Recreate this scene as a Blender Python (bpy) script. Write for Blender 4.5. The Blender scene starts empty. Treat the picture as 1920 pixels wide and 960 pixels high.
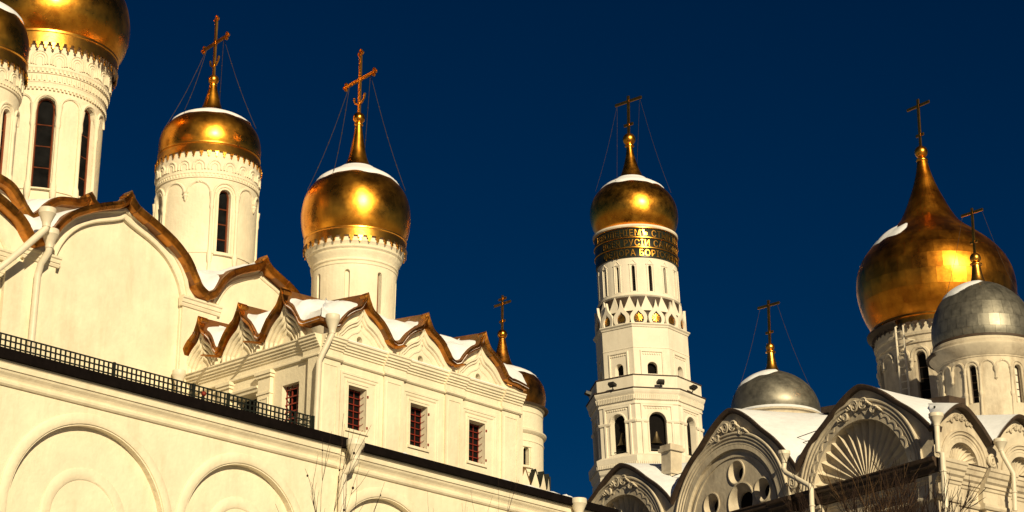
import bpy, math, random
from math import sin, cos, tan, pi, radians, sqrt, atan2, hypot
from mathutils import Vector, Matrix
from mathutils.geometry import tessellate_polygon

random.seed(7)
S = bpy.context.scene
COL = S.collection

# ------------------------------------------------------------------ camera
CAM_Z = 1.7
PITCH, ROLL = radians(19.0), radians(0.29)
cd = bpy.data.cameras.new('camera')
cam = bpy.data.objects.new('camera', cd)
COL.objects.link(cam)
cd.sensor_width = 36.0
cd.lens = 36.0 * 4100.0 / 1920.0
cd.clip_start, cd.clip_end = 0.5, 6000.0
fw = Vector((0, cos(PITCH), sin(PITCH)))
up0 = Vector((0, -sin(PITCH), cos(PITCH)))
rt0 = Vector((1, 0, 0))
rt = rt0 * cos(ROLL) + up0 * sin(ROLL)
upv = up0 * cos(ROLL) - rt0 * sin(ROLL)
cam.matrix_world = Matrix(((rt.x, upv.x, -fw.x, 0), (rt.y, upv.y, -fw.y, 0),
                           (rt.z, upv.z, -fw.z, CAM_Z), (0, 0, 0, 1)))
S.camera = cam

# ------------------------------------------------------------------ sky, sun, exposure
SUN_AZ, SUN_EL = radians(18.5), radians(21.0)      # to the right of straight behind the camera
world = bpy.data.worlds.new('World')
S.world = world
world.use_nodes = True
wn = world.node_tree
wn.nodes.clear()
sky = wn.nodes.new('ShaderNodeTexSky')
sky.sky_type = 'NISHITA'
sky.sun_disc = False
sky.sun_elevation = SUN_EL
sky.sun_rotation = pi - SUN_AZ
sky.altitude = 2000.0
sky.air_density = 1.0
sky.dust_density = 0.0
sky.ozone_density = 4.0
gam = wn.nodes.new('ShaderNodeGamma')
gam.inputs['Gamma'].default_value = 1.35
hs = wn.nodes.new('ShaderNodeHueSaturation')
hs.inputs['Saturation'].default_value = 1.2
hs.inputs['Value'].default_value = 0.155
bg = wn.nodes.new('ShaderNodeBackground')
bg.inputs['Strength'].default_value = 0.05
wo = wn.nodes.new('ShaderNodeOutputWorld')
wn.links.new(sky.outputs[0], gam.inputs['Color'])
wn.links.new(gam.outputs[0], hs.inputs['Color'])
wn.links.new(hs.outputs[0], bg.inputs['Color'])
wn.links.new(bg.outputs[0], wo.inputs['Surface'])

sl = bpy.data.lights.new('sun', 'SUN')
sl.energy = 4.6
sl.angle = radians(0.55)
sl.color = (1.0, 0.82, 0.51)
sun = bpy.data.objects.new('sun', sl)
COL.objects.link(sun)
to_sun = Vector((sin(SUN_AZ) * cos(SUN_EL), -cos(SUN_AZ) * cos(SUN_EL), sin(SUN_EL)))
sun.rotation_euler = to_sun.to_track_quat('Z', 'Y').to_euler()
sun.location = to_sun * 300

S.view_settings.view_transform = 'Standard'
S.view_settings.look = 'None'
S.view_settings.gamma = 1.0
S.view_settings.exposure = 0.25
S.render.resolution_x, S.render.resolution_y = 1024, 512


# ------------------------------------------------------------------ materials
def mat(name, color, rough=0.8, metal=0.0, var=0.12, vscale=1.5, bump=0.0, bscale=20.0,
        color2=None, stain=None, stain_amt=0.0, stain_scale=(0.6, 0.6, 0.15), rvar=0.0, spec=0.3):
    m = bpy.data.materials.new(name)
    m.use_nodes = True
    nt = m.node_tree
    b = nt.nodes['Principled BSDF']
    b.inputs['Roughness'].default_value = rough
    b.inputs['Metallic'].default_value = metal
    b.inputs['Specular IOR Level'].default_value = spec
    geo = nt.nodes.new('ShaderNodeNewGeometry')
    n1 = nt.nodes.new('ShaderNodeTexNoise')
    n1.inputs['Scale'].default_value = vscale
    n1.inputs['Detail'].default_value = 6.0
    n1.inputs['Roughness'].default_value = 0.65
    nt.links.new(geo.outputs['Position'], n1.inputs['Vector'])
    mix = nt.nodes.new('ShaderNodeMix')
    mix.data_type = 'RGBA'
    c2 = color2 or tuple(c * (1 - var) for c in color)
    mix.inputs['A'].default_value = (*c2, 1)
    mix.inputs['B'].default_value = (*color, 1)
    rmp = nt.nodes.new('ShaderNodeMapRange')
    rmp.inputs['From Min'].default_value = 0.32
    rmp.inputs['From Max'].default_value = 0.66
    nt.links.new(n1.outputs['Fac'], rmp.inputs['Value'])
    nt.links.new(rmp.outputs[0], mix.inputs['Factor'])
    out = mix.outputs['Result']
    if stain:
        mp = nt.nodes.new('ShaderNodeMapping')
        mp.inputs['Scale'].default_value = stain_scale
        nt.links.new(geo.outputs['Position'], mp.inputs['Vector'])
        n2 = nt.nodes.new('ShaderNodeTexNoise')
        n2.inputs['Scale'].default_value = 2.0
        n2.inputs['Detail'].default_value = 8.0
        n2.inputs['Roughness'].default_value = 0.7
        nt.links.new(mp.outputs[0], n2.inputs['Vector'])
        r2 = nt.nodes.new('ShaderNodeMapRange')
        r2.inputs['From Min'].default_value = 0.5
        r2.inputs['From Max'].default_value = 0.78
        r2.inputs['To Max'].default_value = stain_amt
        nt.links.new(n2.outputs['Fac'], r2.inputs['Value'])
        mx2 = nt.nodes.new('ShaderNodeMix')
        mx2.data_type = 'RGBA'
        mx2.inputs['B'].default_value = (*stain, 1)
        nt.links.new(r2.outputs[0], mx2.inputs['Factor'])
        nt.links.new(out, mx2.inputs['A'])
        out = mx2.outputs['Result']
    nt.links.new(out, b.inputs['Base Color'])
    if rvar:
        r3 = nt.nodes.new('ShaderNodeMapRange')
        r3.inputs['From Min'].default_value = 0.3
        r3.inputs['From Max'].default_value = 0.7
        r3.inputs['To Min'].default_value = rough - rvar
        r3.inputs['To Max'].default_value = rough + rvar
        nt.links.new(n1.outputs['Fac'], r3.inputs['Value'])
        nt.links.new(r3.outputs[0], b.inputs['Roughness'])
    if bump:
        n3 = nt.nodes.new('ShaderNodeTexNoise')
        n3.inputs['Scale'].default_value = bscale
        n3.inputs['Detail'].default_value = 5.0
        nt.links.new(geo.outputs['Position'], n3.inputs['Vector'])
        bp = nt.nodes.new('ShaderNodeBump')
        bp.inputs['Strength'].default_value = bump
        bp.inputs['Distance'].default_value = 0.03
        nt.links.new(n3.outputs['Fac'], bp.inputs['Height'])
        nt.links.new(bp.outputs[0], b.inputs['Normal'])
    return m


M = {}
M['cream'] = mat('cream_limewash', (0.84, 0.765, 0.60), 0.9, var=0.16, vscale=0.9, bump=0.5, bscale=7,
                 stain=(0.46, 0.37, 0.23), stain_amt=0.38, stain_scale=(0.8, 0.8, 0.16))
M['white'] = mat('white_stone', (0.80, 0.74, 0.63), 0.9, var=0.10, vscale=0.9, bump=0.25, bscale=6,
                 stain=(0.40, 0.33, 0.24), stain_amt=0.45, stain_scale=(0.35, 0.35, 0.09))
M['old'] = mat('weathered_stone', (0.66, 0.585, 0.46), 0.92, var=0.25, vscale=1.1, bump=0.5, bscale=5,
               stain=(0.20, 0.14, 0.09), stain_amt=0.75, stain_scale=(0.42, 0.42, 0.16))
M['gold'] = mat('gilded_copper', (1.0, 0.46, 0.05), 0.30, 1.0, var=0.25, vscale=1.3, bump=0.14, bscale=3,
                color2=(0.74, 0.27, 0.028), rvar=0.08, stain=(0.30, 0.09, 0.02), stain_amt=0.32, stain_scale=(.7, .7, .18))
M['goldred'] = mat('reddish_gilding', (1.0, 0.40, 0.035), 0.33, 1.0, var=0.3, vscale=0.8, bump=0.14, bscale=2,
                   color2=(0.66, 0.20, 0.018), rvar=0.08, stain=(0.25, 0.06, 0.012), stain_amt=0.4, stain_scale=(.4, .4, .15))
M['goldtrim'] = mat('gilded_trim', (0.95, 0.48, 0.07), 0.33, 1.0, var=0.3, vscale=3, bump=0.12, bscale=7,
                    color2=(0.62, 0.28, 0.05))
M['strip'] = mat('gilded_roof_sheet', (0.56, 0.23, 0.038), 0.36, 1.0, var=0.4, vscale=2.2, bump=0.35, bscale=5,
                 color2=(0.21, 0.085, 0.02), rvar=0.10)
M['copper'] = mat('brown_copper_roof', (0.30, 0.13, 0.05), 0.5, 0.5, var=0.4, vscale=3, bump=0.2, bscale=7,
                  stain=(0.10, 0.16, 0.07), stain_amt=0.6)
M['silver'] = mat('tin_plate', (0.30, 0.285, 0.24), 0.50, 0.85, var=0.35, vscale=2.5, bump=0.10, bscale=5, rvar=0.08)
M['snow'] = mat('snow', (0.80, 0.83, 0.90), 0.8, var=0.10, vscale=2.5, bump=0.9, bscale=3.5)
M['black'] = mat('black_tarred_roof', (0.008, 0.006, 0.006), 0.9, var=0.4, vscale=4, bump=0.2, spec=0.03)
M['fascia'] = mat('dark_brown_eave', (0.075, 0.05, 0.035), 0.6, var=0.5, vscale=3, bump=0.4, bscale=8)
M['iron'] = mat('dark_green_iron', (0.010, 0.013, 0.010), 0.6, var=0.3, vscale=5)
M['red'] = mat('red_iron', (0.25, 0.028, 0.016), 0.5, var=0.3, vscale=8)
M['frame'] = mat('brown_red_window_frame', (0.20, 0.05, 0.018), 0.55, var=0.3, vscale=6)
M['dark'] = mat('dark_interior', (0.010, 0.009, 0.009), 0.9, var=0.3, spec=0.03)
M['glass'] = mat('dark_glass', (0.012, 0.012, 0.013), 0.8, var=0.6, vscale=2.5, spec=0.0)
M['pipe'] = mat('cream_pipe_paint', (0.72, 0.66, 0.54), 0.45, 0.0, var=0.12, vscale=4, spec=0.4)
M['band'] = mat('black_green_band', (0.016, 0.020, 0.014), 0.35, var=0.4, vscale=3)
M['bronze'] = mat('bell_bronze', (0.10, 0.075, 0.04), 0.45, 0.8, var=0.3, vscale=4)
M['bark'] = mat('bark', (0.035, 0.018, 0.012), 0.85, var=0.4, vscale=6)
M['bark2'] = mat('pale_bark', (0.13, 0.075, 0.035), 0.8, var=0.4, vscale=5)
M['ground'] = mat('trodden_snow_ground', (0.27, 0.25, 0.23), 0.85, var=0.4, vscale=0.15, bump=0.3, bscale=1.5)
M['lamp'] = mat('lamp_housing', (0.02, 0.018, 0.016), 0.5, var=0.2)
M['bar_lit'] = mat('pale_glass', (0.75, 0.72, 0.62), 0.25, var=0.1, spec=0.6)


# ------------------------------------------------------------------ object helpers
def tag(o, label, cat, group=None):
    o['label'] = label
    o['category'] = cat
    if group:
        o['group'] = group
    return o


def thing(name, loc, label, cat, group=None):
    o = bpy.data.objects.new(name, None)
    o.empty_display_size = 0.5
    o.location = loc
    COL.objects.link(o)
    return tag(o, label, cat, group)


def root_loc(o):
    p = Vector((0, 0, 0))
    while o is not None:
        p += o.location
        o = o.parent
    return p


class MB:
    def __init__(s):
        s.v, s.f = [], []

    def add(s, vs, fs):
        k = len(s.v)
        s.v.extend([tuple(p) for p in vs])
        s.f.extend([tuple(i + k for i in f) for f in fs])
        return s

    def grid(s, rows, closed=False):
        n = len(rows[0])
        vs = [p for r in rows for p in r]
        fs = []
        for i in range(len(rows) - 1):
            for j in range(n - (0 if closed else 1)):
                a, b = i * n + j, i * n + (j + 1) % n
                fs.append((a, b, b + n, a + n))
        return s.add(vs, fs)

    def hexa(s, p):
        return s.add(p, [(0, 3, 2, 1), (4, 5, 6, 7), (0, 1, 5, 4), (1, 2, 6, 5), (2, 3, 7, 6), (3, 0, 4, 7)])

    def box(s, P, s0, s1, z0, z1, d0, d1):
        return s.hexa([P(s0, z0, d0), P(s1, z0, d0), P(s1, z1, d0), P(s0, z1, d0),
                       P(s0, z0, d1), P(s1, z0, d1), P(s1, z1, d1), P(s0, z1, d1)])

    def extrude_s(s, P, s0, s1, sec):
        """section (z, d) run along the wall"""
        n = len(sec)
        vs = [P(s0, z, d) for z, d in sec] + [P(s1, z, d) for z, d in sec]
        fs = [(i, (i + 1) % n, n + (i + 1) % n, n + i) for i in range(n)]
        fs += [tuple(range(n)), tuple(range(2 * n - 1, n - 1, -1))]
        return s.add(vs, fs)

    def poly(s, P, loops, d, depth=0.0, hole_depth=None):
        """flat wall with holes; hole reveals go back by hole_depth"""
        l3 = [[Vector((a, b, 0)) for a, b in lp] for lp in loops]
        flat = [p for lp in loops for p in lp]
        tris = tessellate_polygon(l3)
        s.add([P(a, b, d) for a, b in flat], [tuple(t) for t in tris])
        if depth:
            lp = loops[0]
            n = len(lp)
            s.add([P(a, b, d) for a, b in lp] + [P(a, b, d - depth) for a, b in lp],
                  [(i, (i + 1) % n, n + (i + 1) % n, n + i) for i in range(n)])
        hd = hole_depth if hole_depth is not None else depth
        for lp in loops[1:]:
            n = len(lp)
            s.add([P(a, b, d) for a, b in lp] + [P(a, b, d - hd) for a, b in lp],
                  [(i, (i + 1) % n, n + (i + 1) % n, n + i) for i in range(n)])
        return s

    def sweep(s, P, path, sec, closed_path=False, flip=1):
        """section (n, d): n along the in-plane left normal of the path"""
        N = len(path)
        rows = []
        for i in range(N):
            a = path[i - 1] if (i > 0 or closed_path) else None
            b = path[(i + 1) % N] if (i < N - 1 or closed_path) else None
            c = path[i]
            ns = []
            for p, q in ((a, c), (c, b)):
                if p is None or q is None:
                    continue
                dx, dz = q[0] - p[0], q[1] - p[1]
                L = hypot(dx, dz) or 1e-9
                ns.append((-dz / L, dx / L))
            nx, nz = sum(n[0] for n in ns), sum(n[1] for n in ns)
            L = hypot(nx, nz) or 1e-9
            nx, nz = nx / L, nz / L
            k = 1.0
            if len(ns) == 2:
                k = min(1.0 / max(nx * ns[0][0] + nz * ns[0][1], 0.3), 2.4)
            rows.append([P(c[0] + nx * k * n * flip, c[1] + nz * k * n * flip, d) for n, d in sec])
        s.grid(rows + ([rows[0]] if closed_path else []), closed=True)
        if not closed_path:
            m = len(sec)
            s.add(rows[0], [tuple(range(m))])
            s.add(rows[-1], [tuple(range(m))])
        return s

    def lathe(s, ax, prof, n=64, a0=-pi, a1=pi):
        full = abs((a1 - a0) - 2 * pi) < 1e-6
        k = n if full else n + 1
        rows = [[ax(a0 + (a1 - a0) * j / n, r, z) for j in range(k)] for r, z in prof]
        return s.grid(rows, closed=full)

    def tube(s, pts, r, n=6, cap=True):
        pts = [Vector(p) for p in pts]
        rs = r if isinstance(r, (list, tuple)) else [r] * len(pts)
        rows = []
        ref = None
        for i, p in enumerate(pts):
            t = (pts[min(i + 1, len(pts) - 1)] - pts[max(i - 1, 0)])
            if t.length < 1e-9:
                t = Vector((0, 0, 1))
            t.normalize()
            if ref is None:
                ref = Vector((1, 0, 0)) if abs(t.x) < 0.9 else Vector((0, 1, 0))
            x = t.cross(ref)
            if x.length < 1e-6:
                x = t.cross(Vector((0, 1, 0.3)))
            x.normalize()
            y = t.cross(x)
            ref = y.cross(t) if False else ref
            rows.append([p + (x * cos(2 * pi * j / n) + y * sin(2 * pi * j / n)) * rs[i] for j in range(n)])
        s.grid(rows, closed=True)
        if cap:
            s.add(rows[0], [tuple(range(n))])
            s.add(rows[-1], [tuple(range(n))])
        return s

    def ball(s, c, r, n=16, m=10, sz=1.0):
        prof = [(r * sin(pi * i / m), c[2] - r * sz * cos(pi * i / m)) for i in range(m + 1)]
        return s.lathe(lambda a, rr, z: (c[0] + rr * sin(a), c[1] - rr * cos(a), z), prof, n)

    def mesh(s, name, off=Vector((0, 0, 0)), smooth=None):
        me = bpy.data.meshes.new(name)
        me.from_pydata([(p[0] - off[0], p[1] - off[1], p[2] - off[2]) for p in s.v], [], s.f)
        me.validate()
        if smooth is not None:
            me.polygons.foreach_set('use_smooth', [True] * len(me.polygons))
            me.set_sharp_from_angle(angle=radians(smooth))
        me.update()
        return me

    def build(s, name, material, parent=None, smooth=None, kind=None, label=None):
        off = root_loc(parent) if parent is not None else Vector((0, 0, 0))
        me = s.mesh(name, off, smooth)
        me.materials.append(M[material] if isinstance(material, str) else material)
        o = bpy.data.objects.new(name, me)
        COL.objects.link(o)
        o.parent = parent
        if kind:
            o['kind'] = kind
        if label:
            o['label'] = label
        return o


def crom(pts, n=4):
    out = []
    N = len(pts)
    for i in range(N - 1):
        p0, p1, p2, p3 = pts[max(i - 1, 0)], pts[i], pts[i + 1], pts[min(i + 2, N - 1)]
        for k in range(n):
            t = k / n
            out.append(tuple(0.5 * (2 * b + (c - a) * t + (2 * a - 5 * b + 4 * c - d) * t * t +
                                    (3 * b - a - 3 * c + d) * t ** 3) for a, b, c, d in zip(p0, p1, p2, p3)))
    out.append(tuple(pts[-1]))
    return out


def keel(c, half, sx=1.0, z0=0.0, sz=1.0, n=4):
    """whole keel outline left to right from one half given apex first"""
    h = crom([(x * sx, z0 + z * sz) for x, z in half], n)
    return [(c - x, z) for x, z in reversed(h)] + [(c + x, z) for x, z in h[1:]]


def arc(cx, cz, r, n=24, a0=pi, a1=0.0, rz=None):
    rz = rz or r
    return [(cx + r * cos(a0 + (a1 - a0) * i / n), cz + rz * sin(a0 + (a1 - a0) * i / n)) for i in range(n + 1)]


def circ(cx, cz, r, n=16, rz=None):
    rz = rz or r
    return [(cx + r * cos(2 * pi * i / n), cz + rz * sin(2 * pi * i / n)) for i in range(n)]


def rect(s0, s1, z0, z1):
    return [(s0, z0), (s1, z0), (s1, z1), (s0, z1)]


def axis(cx, cy, lean=0.0, z0=0.0):
    return lambda a, r, z: (cx + lean * (z - z0) + r * sin(a), cy - r * cos(a), z)


def hsh(*a):
    x = sin(sum(v * k for v, k in zip(a, (12.9898, 78.233, 37.719)))) * 43758.5453
    return x - math.floor(x)


def vnoise(x, y, seed=0):
    xi, yi = math.floor(x), math.floor(y)
    fx, fy = x - xi, y - yi
    fx, fy = fx * fx * (3 - 2 * fx), fy * fy * (3 - 2 * fy)
    a, b = hsh(xi, yi, seed), hsh(xi + 1, yi, seed)
    c, d = hsh(xi, yi + 1, seed), hsh(xi + 1, yi + 1, seed)
    return (a + (b - a) * fx) * (1 - fy) + (c + (d - c) * fx) * fy


def sheets(parent, P, path, sec, step, material='strip', name='gilded_eave', seed=0):
    """eave fascia of separate overlapping sheets along the path"""
    core = MB().sweep(P, path, [(n - .006 if n > 0 else n + .006, d - .012) for n, d in sec])
    o = core.build(name, 'copper', parent)
    run, acc, k = [path[0]], 0.0, 0
    for a, b in zip(path[:-1], path[1:]):
        acc += hypot(b[0] - a[0], b[1] - a[1])
        run.append(b)
        if acc >= step * (.8 + .5 * hsh(k, seed, 2)) or b is path[-1]:
            j = (hsh(k, seed, 5) - .5) * .026
            e = (hsh(k, seed, 7) - .5) * .02
            dx, dz = run[1][0] - run[0][0], run[1][1] - run[0][1]
            L = hypot(dx, dz) or 1
            g = min(.012, L * .3)
            rr = [(run[0][0] + dx / L * g, run[0][1] + dz / L * g)] + run[1:]
            if len(rr) > 1:
                MB().sweep(P, rr, [(n + (e if n < -.05 else 0), d + (j if d > 0 else 0)) for n, d in sec]).build('eave_sheet', material, o)
            run, acc, k = [b], 0.0, k + 1
    return o


# ------------------------------------------------------------------ building frames
def frame(O, au, av):
    U = Vector((sin(radians(au)), cos(radians(au)), 0))
    V = Vector((sin(radians(av)), cos(radians(av)), 0))
    O = Vector((O[0], O[1], 0))

    def w(u, v, z):
        p = O + U * u + V * v
        return (p.x, p.y, z)
    return w


AW = frame((-5.4635, 60.0), 41.5, -45.0)           # left church, origin at the chapel corner
BW = frame((18.9745, 95.0), 51.0, -34.0)           # right church, origin at its corner
CF = lambda s, z, d: AW(s, -d, z)                  # chapel front
CL = lambda s, z, d: AW(-d, s, z)                  # chapel side
MF = lambda s, z, d: AW(s, 6.2 - d, z)             # cathedral front
TF = lambda s, z, d: AW(s, 8.0 - d, z)             # upper tier front
GF = lambda s, z, d: AW(s, -1.0 - d, z)            # gallery front
BR = lambda s, z, d: BW(s, -d, z)                  # right church, sunny face
BL = lambda s, z, d: BW(-d, s, z)                  # right church, raking face


# ------------------------------------------------------------------ shared builders
def cross_on(parent, base, h, half, phi, t=0.05, ends=True, low=True, chains=None, bar_z=0.62):
    """cross standing on base; bar direction leaves to the right towards the viewer by phi"""
    b = Vector(base)
    bx = Vector((cos(phi), -sin(phi), 0))
    nx = Vector((sin(phi), cos(phi), 0))

    def Q(s, z, d):
        return b + bx * s + nx * d + Vector((0, 0, z))
    mb = MB()
    mb.box(Q, -t, t, 0, h, -t * .6, t * .6)
    zb = h * bar_z
    o = mb.build('cross', 'goldtrim', parent)
    m2 = MB()
    m2.box(Q, -half, half, zb - t, zb + t, -t * .55, t * .55)
    m2.build('crossbar', 'goldtrim', o)
    if low:
        m3 = MB()
        m3.sweep(Q, arc(0, h * .30, half * .36, 10, pi * 1.0, pi * 2.0), [(-t * .5, -t * .5), (t * .5, -t * .5), (t * .5, t * .5), (-t * .5, t * .5)])
        m3.build('crescent', 'goldtrim', o)
    else:
        m3 = MB()
        m3.box(Q, -half * .34, half * .34, h * .26 - t, h * .26 + t, -t * .5, t * .5)
        m3.box(Q, -half * .45, half * .45, h * .90 - t, h * .90 + t, -t * .5, t * .5) if bar_z < .85 else None
        m3.build('lower_bar', 'goldtrim', o)
    if ends:
        m4 = MB()
        for cx, cz, dx, dz in ((-half, zb, -1, 0), (half, zb, 1, 0), (0, h, 0, 1)):
            for ox, oz in ((dx * t * 1.2, dz * t * 1.2), (dz * t * 1.7 - dx * t * .6, dx * t * 1.7 - dz * t * .6),
                           (-dz * t * 1.7 - dx * t * .6, -dx * t * 1.7 - dz * t * .6)):
                m4.poly(Q, [circ(cx + ox, cz + oz, t * 1.15, 10)], t * .5, t)
            m4.build('trefoil_end', 'goldtrim', o)
            m4 = MB()
        MB().poly(Q, [circ(0, zb, t * 1.9, 12)], t * .62, t * 1.24).build('boss', 'goldtrim', o)
    if chains:
        for s, tgt in chains:
            p0, p1 = Q(s, zb, 0), Vector(tgt)
            pts = [p0.lerp(p1, k / 8) + Vector((0, 0, -0.05 * (p0 - p1).length * sin(pi * k / 8))) for k in range(9)]
            c = MB().tube(pts, 0.005 + t * 0.06, 4)
            for k in (2, 4, 6):
                c.ball(pts[k], 0.012 + t * .20, 6, 4)
            c.build('chain', 'fascia', o)
    return o


def shaft(mb, ax, r0, z0, r1, z1, wins=(), nseg=72, dep=0.28):
    """round wall with arched openings; wins: (centre, half angle, sill, spring)"""
    angs = [-pi + 2 * pi * i / nseg for i in range(nseg)]
    for c, h, zb, zs in wins:
        angs = [a for a in angs if not (c - h - 1e-4 <= a <= c + h + 1e-4)]
        angs += [c + h * (k / 5.0) for k in range(-5, 6)]
    angs.sort()
    angs.append(angs[0] + 2 * pi)
    rad = lambda z: r0 + (r1 - r0) * (z - z0) / (z1 - z0)
    for a, b in zip(angs[:-1], angs[1:]):
        m = (a + b) / 2
        win = None
        for w in wins:
            if w[0] - w[1] < m < w[0] + w[1]:
                win = w
        q = lambda A, z, e=0: ax(A, rad(z) - e, z)
        if not win:
            mb.add([q(a, z0), q(b, z0), q(b, z1), q(a, z1)], [(0, 1, 2, 3)])
            continue
        c, h, zb, zs = win
        R = h * rad(zs)
        top = lambda A: zs + R * sqrt(max(0, 1 - min(1, abs(A - c) / h) ** 2))
        ta, tb = top(a), top(b)
        if zb > z0 + 1e-6:
            mb.add([q(a, z0), q(b, z0), q(b, zb), q(a, zb)], [(0, 1, 2, 3)])
            mb.add([q(a, zb), q(b, zb), q(b, zb, dep), q(a, zb, dep)], [(0, 1, 2, 3)])
        mb.add([q(a, ta), q(b, tb), q(b, z1), q(a, z1)], [(0, 1, 2, 3)])
        mb.add([q(a, ta), q(b, tb), q(b, tb, dep), q(a, ta, dep)], [(0, 1, 2, 3)])
    for c, h, zb, zs in wins:
        for A in (c - h, c + h):
            mb.add([ax(A, rad(zb), zb), ax(A, rad(zs), zs), ax(A, rad(zs) - dep, zs), ax(A, rad(zb) - dep, zb)], [(0, 1, 2, 3)])
    return mb


def drum_window(parent, ax, rad, c, h, zb, zs, dep=0.2, rows=4, fr=0.06, pane='glass', fmat='frame', lit=False):
    R = h * rad
    zt = zs + R
    top = lambda A: zs + R * sqrt(max(0, 1 - min(1, abs(A - c) / h) ** 2))
    A_ = [c + h * k / 6.0 for k in range(-6, 7)]
    f = MB()
    path = [(c - h, zb)] + [(A, top(A)) for A in A_] + [(c + h, zb)]
    path = [(c - h, zb + (zs - zb) * k / 2) for k in range(2)] + [(A, top(A)) for A in A_] + [(c + h, zb + (zs - zb) * k / 2) for k in (1, 0)]
    f.tube([ax(A, rad - dep + fr * .4, z) for A, z in path], fr, 5)
    o = f.build('window', fmat, parent, smooth=40)
    p = MB()
    p.grid([[ax(A, rad - dep, zb) for A in A_], [ax(A, rad - dep, top(A)) for A in A_]])
    p.build('pane', pane, o)
    for k in range(1, rows):
        z = zb + (zs + R * .5 - zb) * k / rows
        MB().tube([ax(c - h, rad - dep + .015, z), ax(c + h, rad - dep + .015, z)], fr * .45, 4).build('glazing_bar', fmat, o)
    return o


def colonnette(mb, p, zb, zt, r):
    ax = axis(p[0], p[1])
    H = zt - zb
    prof = [(r * 1.5, zb), (r * 1.5, zb + .05 * H), (r, zb + .07 * H), (r, zb + .42 * H), (r * 1.5, zb + .44 * H), (r * 1.7, zb + .475 * H),
            (r * 1.5, zb + .51 * H), (r, zb + .53 * H), (r, zb + .86 * H), (r * 1.4, zb + .88 * H), (r * 1.2, zb + .93 * H), (r * 1.9, zb + H)]
    return mb.lathe(ax, prof, 10)


def cyl_arch(mb, ax, rad, c, h, zs, t, legs=0.0, n=14):
    """raised round moulding of an arch on a drum"""
    R = h * rad
    path = ([(c - h, zs - legs)] if legs else []) + [(c - h * cos(pi * k / n), zs + R * sin(pi * k / n)) for k in range(n + 1)] + ([(c + h, zs - legs)] if legs else [])
    return mb.tube([ax(a, rad, z) for a, z in path], t, 6)


def fringe(mb, ax, r, z, n, w, h, a0=-pi, a1=pi):
    for k in range(n):
        a = a0 + (a1 - a0) * k / n
        da = w / r / 2
        rows = []
        for rr in (r, r - .03):
            rows.append([ax(a - da, rr, z), ax(a + da, rr, z), ax(a + da * .9, rr, z - h * .35), ax(a + da * .35, rr, z - h * .5), ax(a + da * .6, rr, z - h * .72),
                         ax(a, rr, z - h), ax(a - da * .6, rr, z - h * .72), ax(a - da * .35, rr, z - h * .5), ax(a - da * .9, rr, z - h * .35)])
        mb.add(rows[0] + rows[1], [tuple(range(9)), tuple(range(17, 8, -1))] + [(i, (i + 1) % 9, 9 + (i + 1) % 9, 9 + i) for i in range(9)])


def ring_teeth(mb, ax, r, z0, z1, n, out, fill=0.55, a0=-pi, a1=pi):
    for k in range(n):
        a = a0 + (a1 - a0) * k / n
        da = (a1 - a0) / n * fill / 2
        p = [ax(a - da, r, z0), ax(a + da, r, z0), ax(a + da, r, z1), ax(a - da, r, z1),
             ax(a - da, r + out, z0), ax(a + da, r + out, z0), ax(a + da, r + out, z1), ax(a - da, r + out, z1)]
        mb.hexa(p)


def snow_cap(parent, ax, prof, cut, thick, seed=0, n=72, name='snow', tilt=0.0, skew=0.0):
    """snow lying on the crown of a dome; prof is the dome profile from the cut upward"""
    rows = []
    zc, zt = cut, prof[-1][1]
    for i, (r, z) in enumerate(prof):
        row = []
        for j in range(n):
            a = -pi + 2 * pi * j / n
            e = 0.5 + 0.28 * sin(a * 2 + seed) + 0.22 * sin(a * 5 + seed * 2.3) + .12 * sin(a * 11 + seed)
            lim = zc + (zt - zc) * (0.30 * e + skew * (1 - cos(a - tilt)) * .5)
            f = (z - lim) / (zt - zc)
            t = thick * max(-0.5, min(1.0, f * 7))
            row.append(ax(a, r + t * .75, z + t * .75))
        rows.append(row)
    return MB().grid(rows, closed=True).build(name, 'snow', parent, smooth=60)


def plate_dome(parent, ax, prof, name, material, part='plate', rows=None, ncol=24, gap=0.012, a0=-1.9, a1=1.9):
    """dome skin split into separate sheets; the far side stays one sheet"""
    back = MB().lathe(ax, [(r - .012, z) for r, z in prof], 64)
    o = back.build(name, material, parent, smooth=50)
    L = len(prof) - 1
    edges = rows
    for i in range(len(edges) - 1):
        seg = prof[edges[i]:edges[i + 1] + 1]
        off = 0.5 if i % 2 else 0.0
        for k in range(ncol):
            b0 = a0 + (a1 - a0) * (k + off) / ncol
            b1 = a0 + (a1 - a0) * (k + 1 + off) / ncol
            jit = (hsh(k, i, ncol) - .5) * 0.003
            g = gap / max(.2, seg[0][0])
            m = MB()
            rws = []
            for q, (r, z) in enumerate(seg):
                zz = z
                rws.append([ax(b0 + g + (b1 - b0 - 2 * g) * t / 3, r + .004 + jit * (q / (len(seg) - 1)) + (.010 if q == 0 else 0), zz) for t in range(4)])
            m.grid(rws)
            m.build(part, material, o, smooth=60)
    return o


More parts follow.
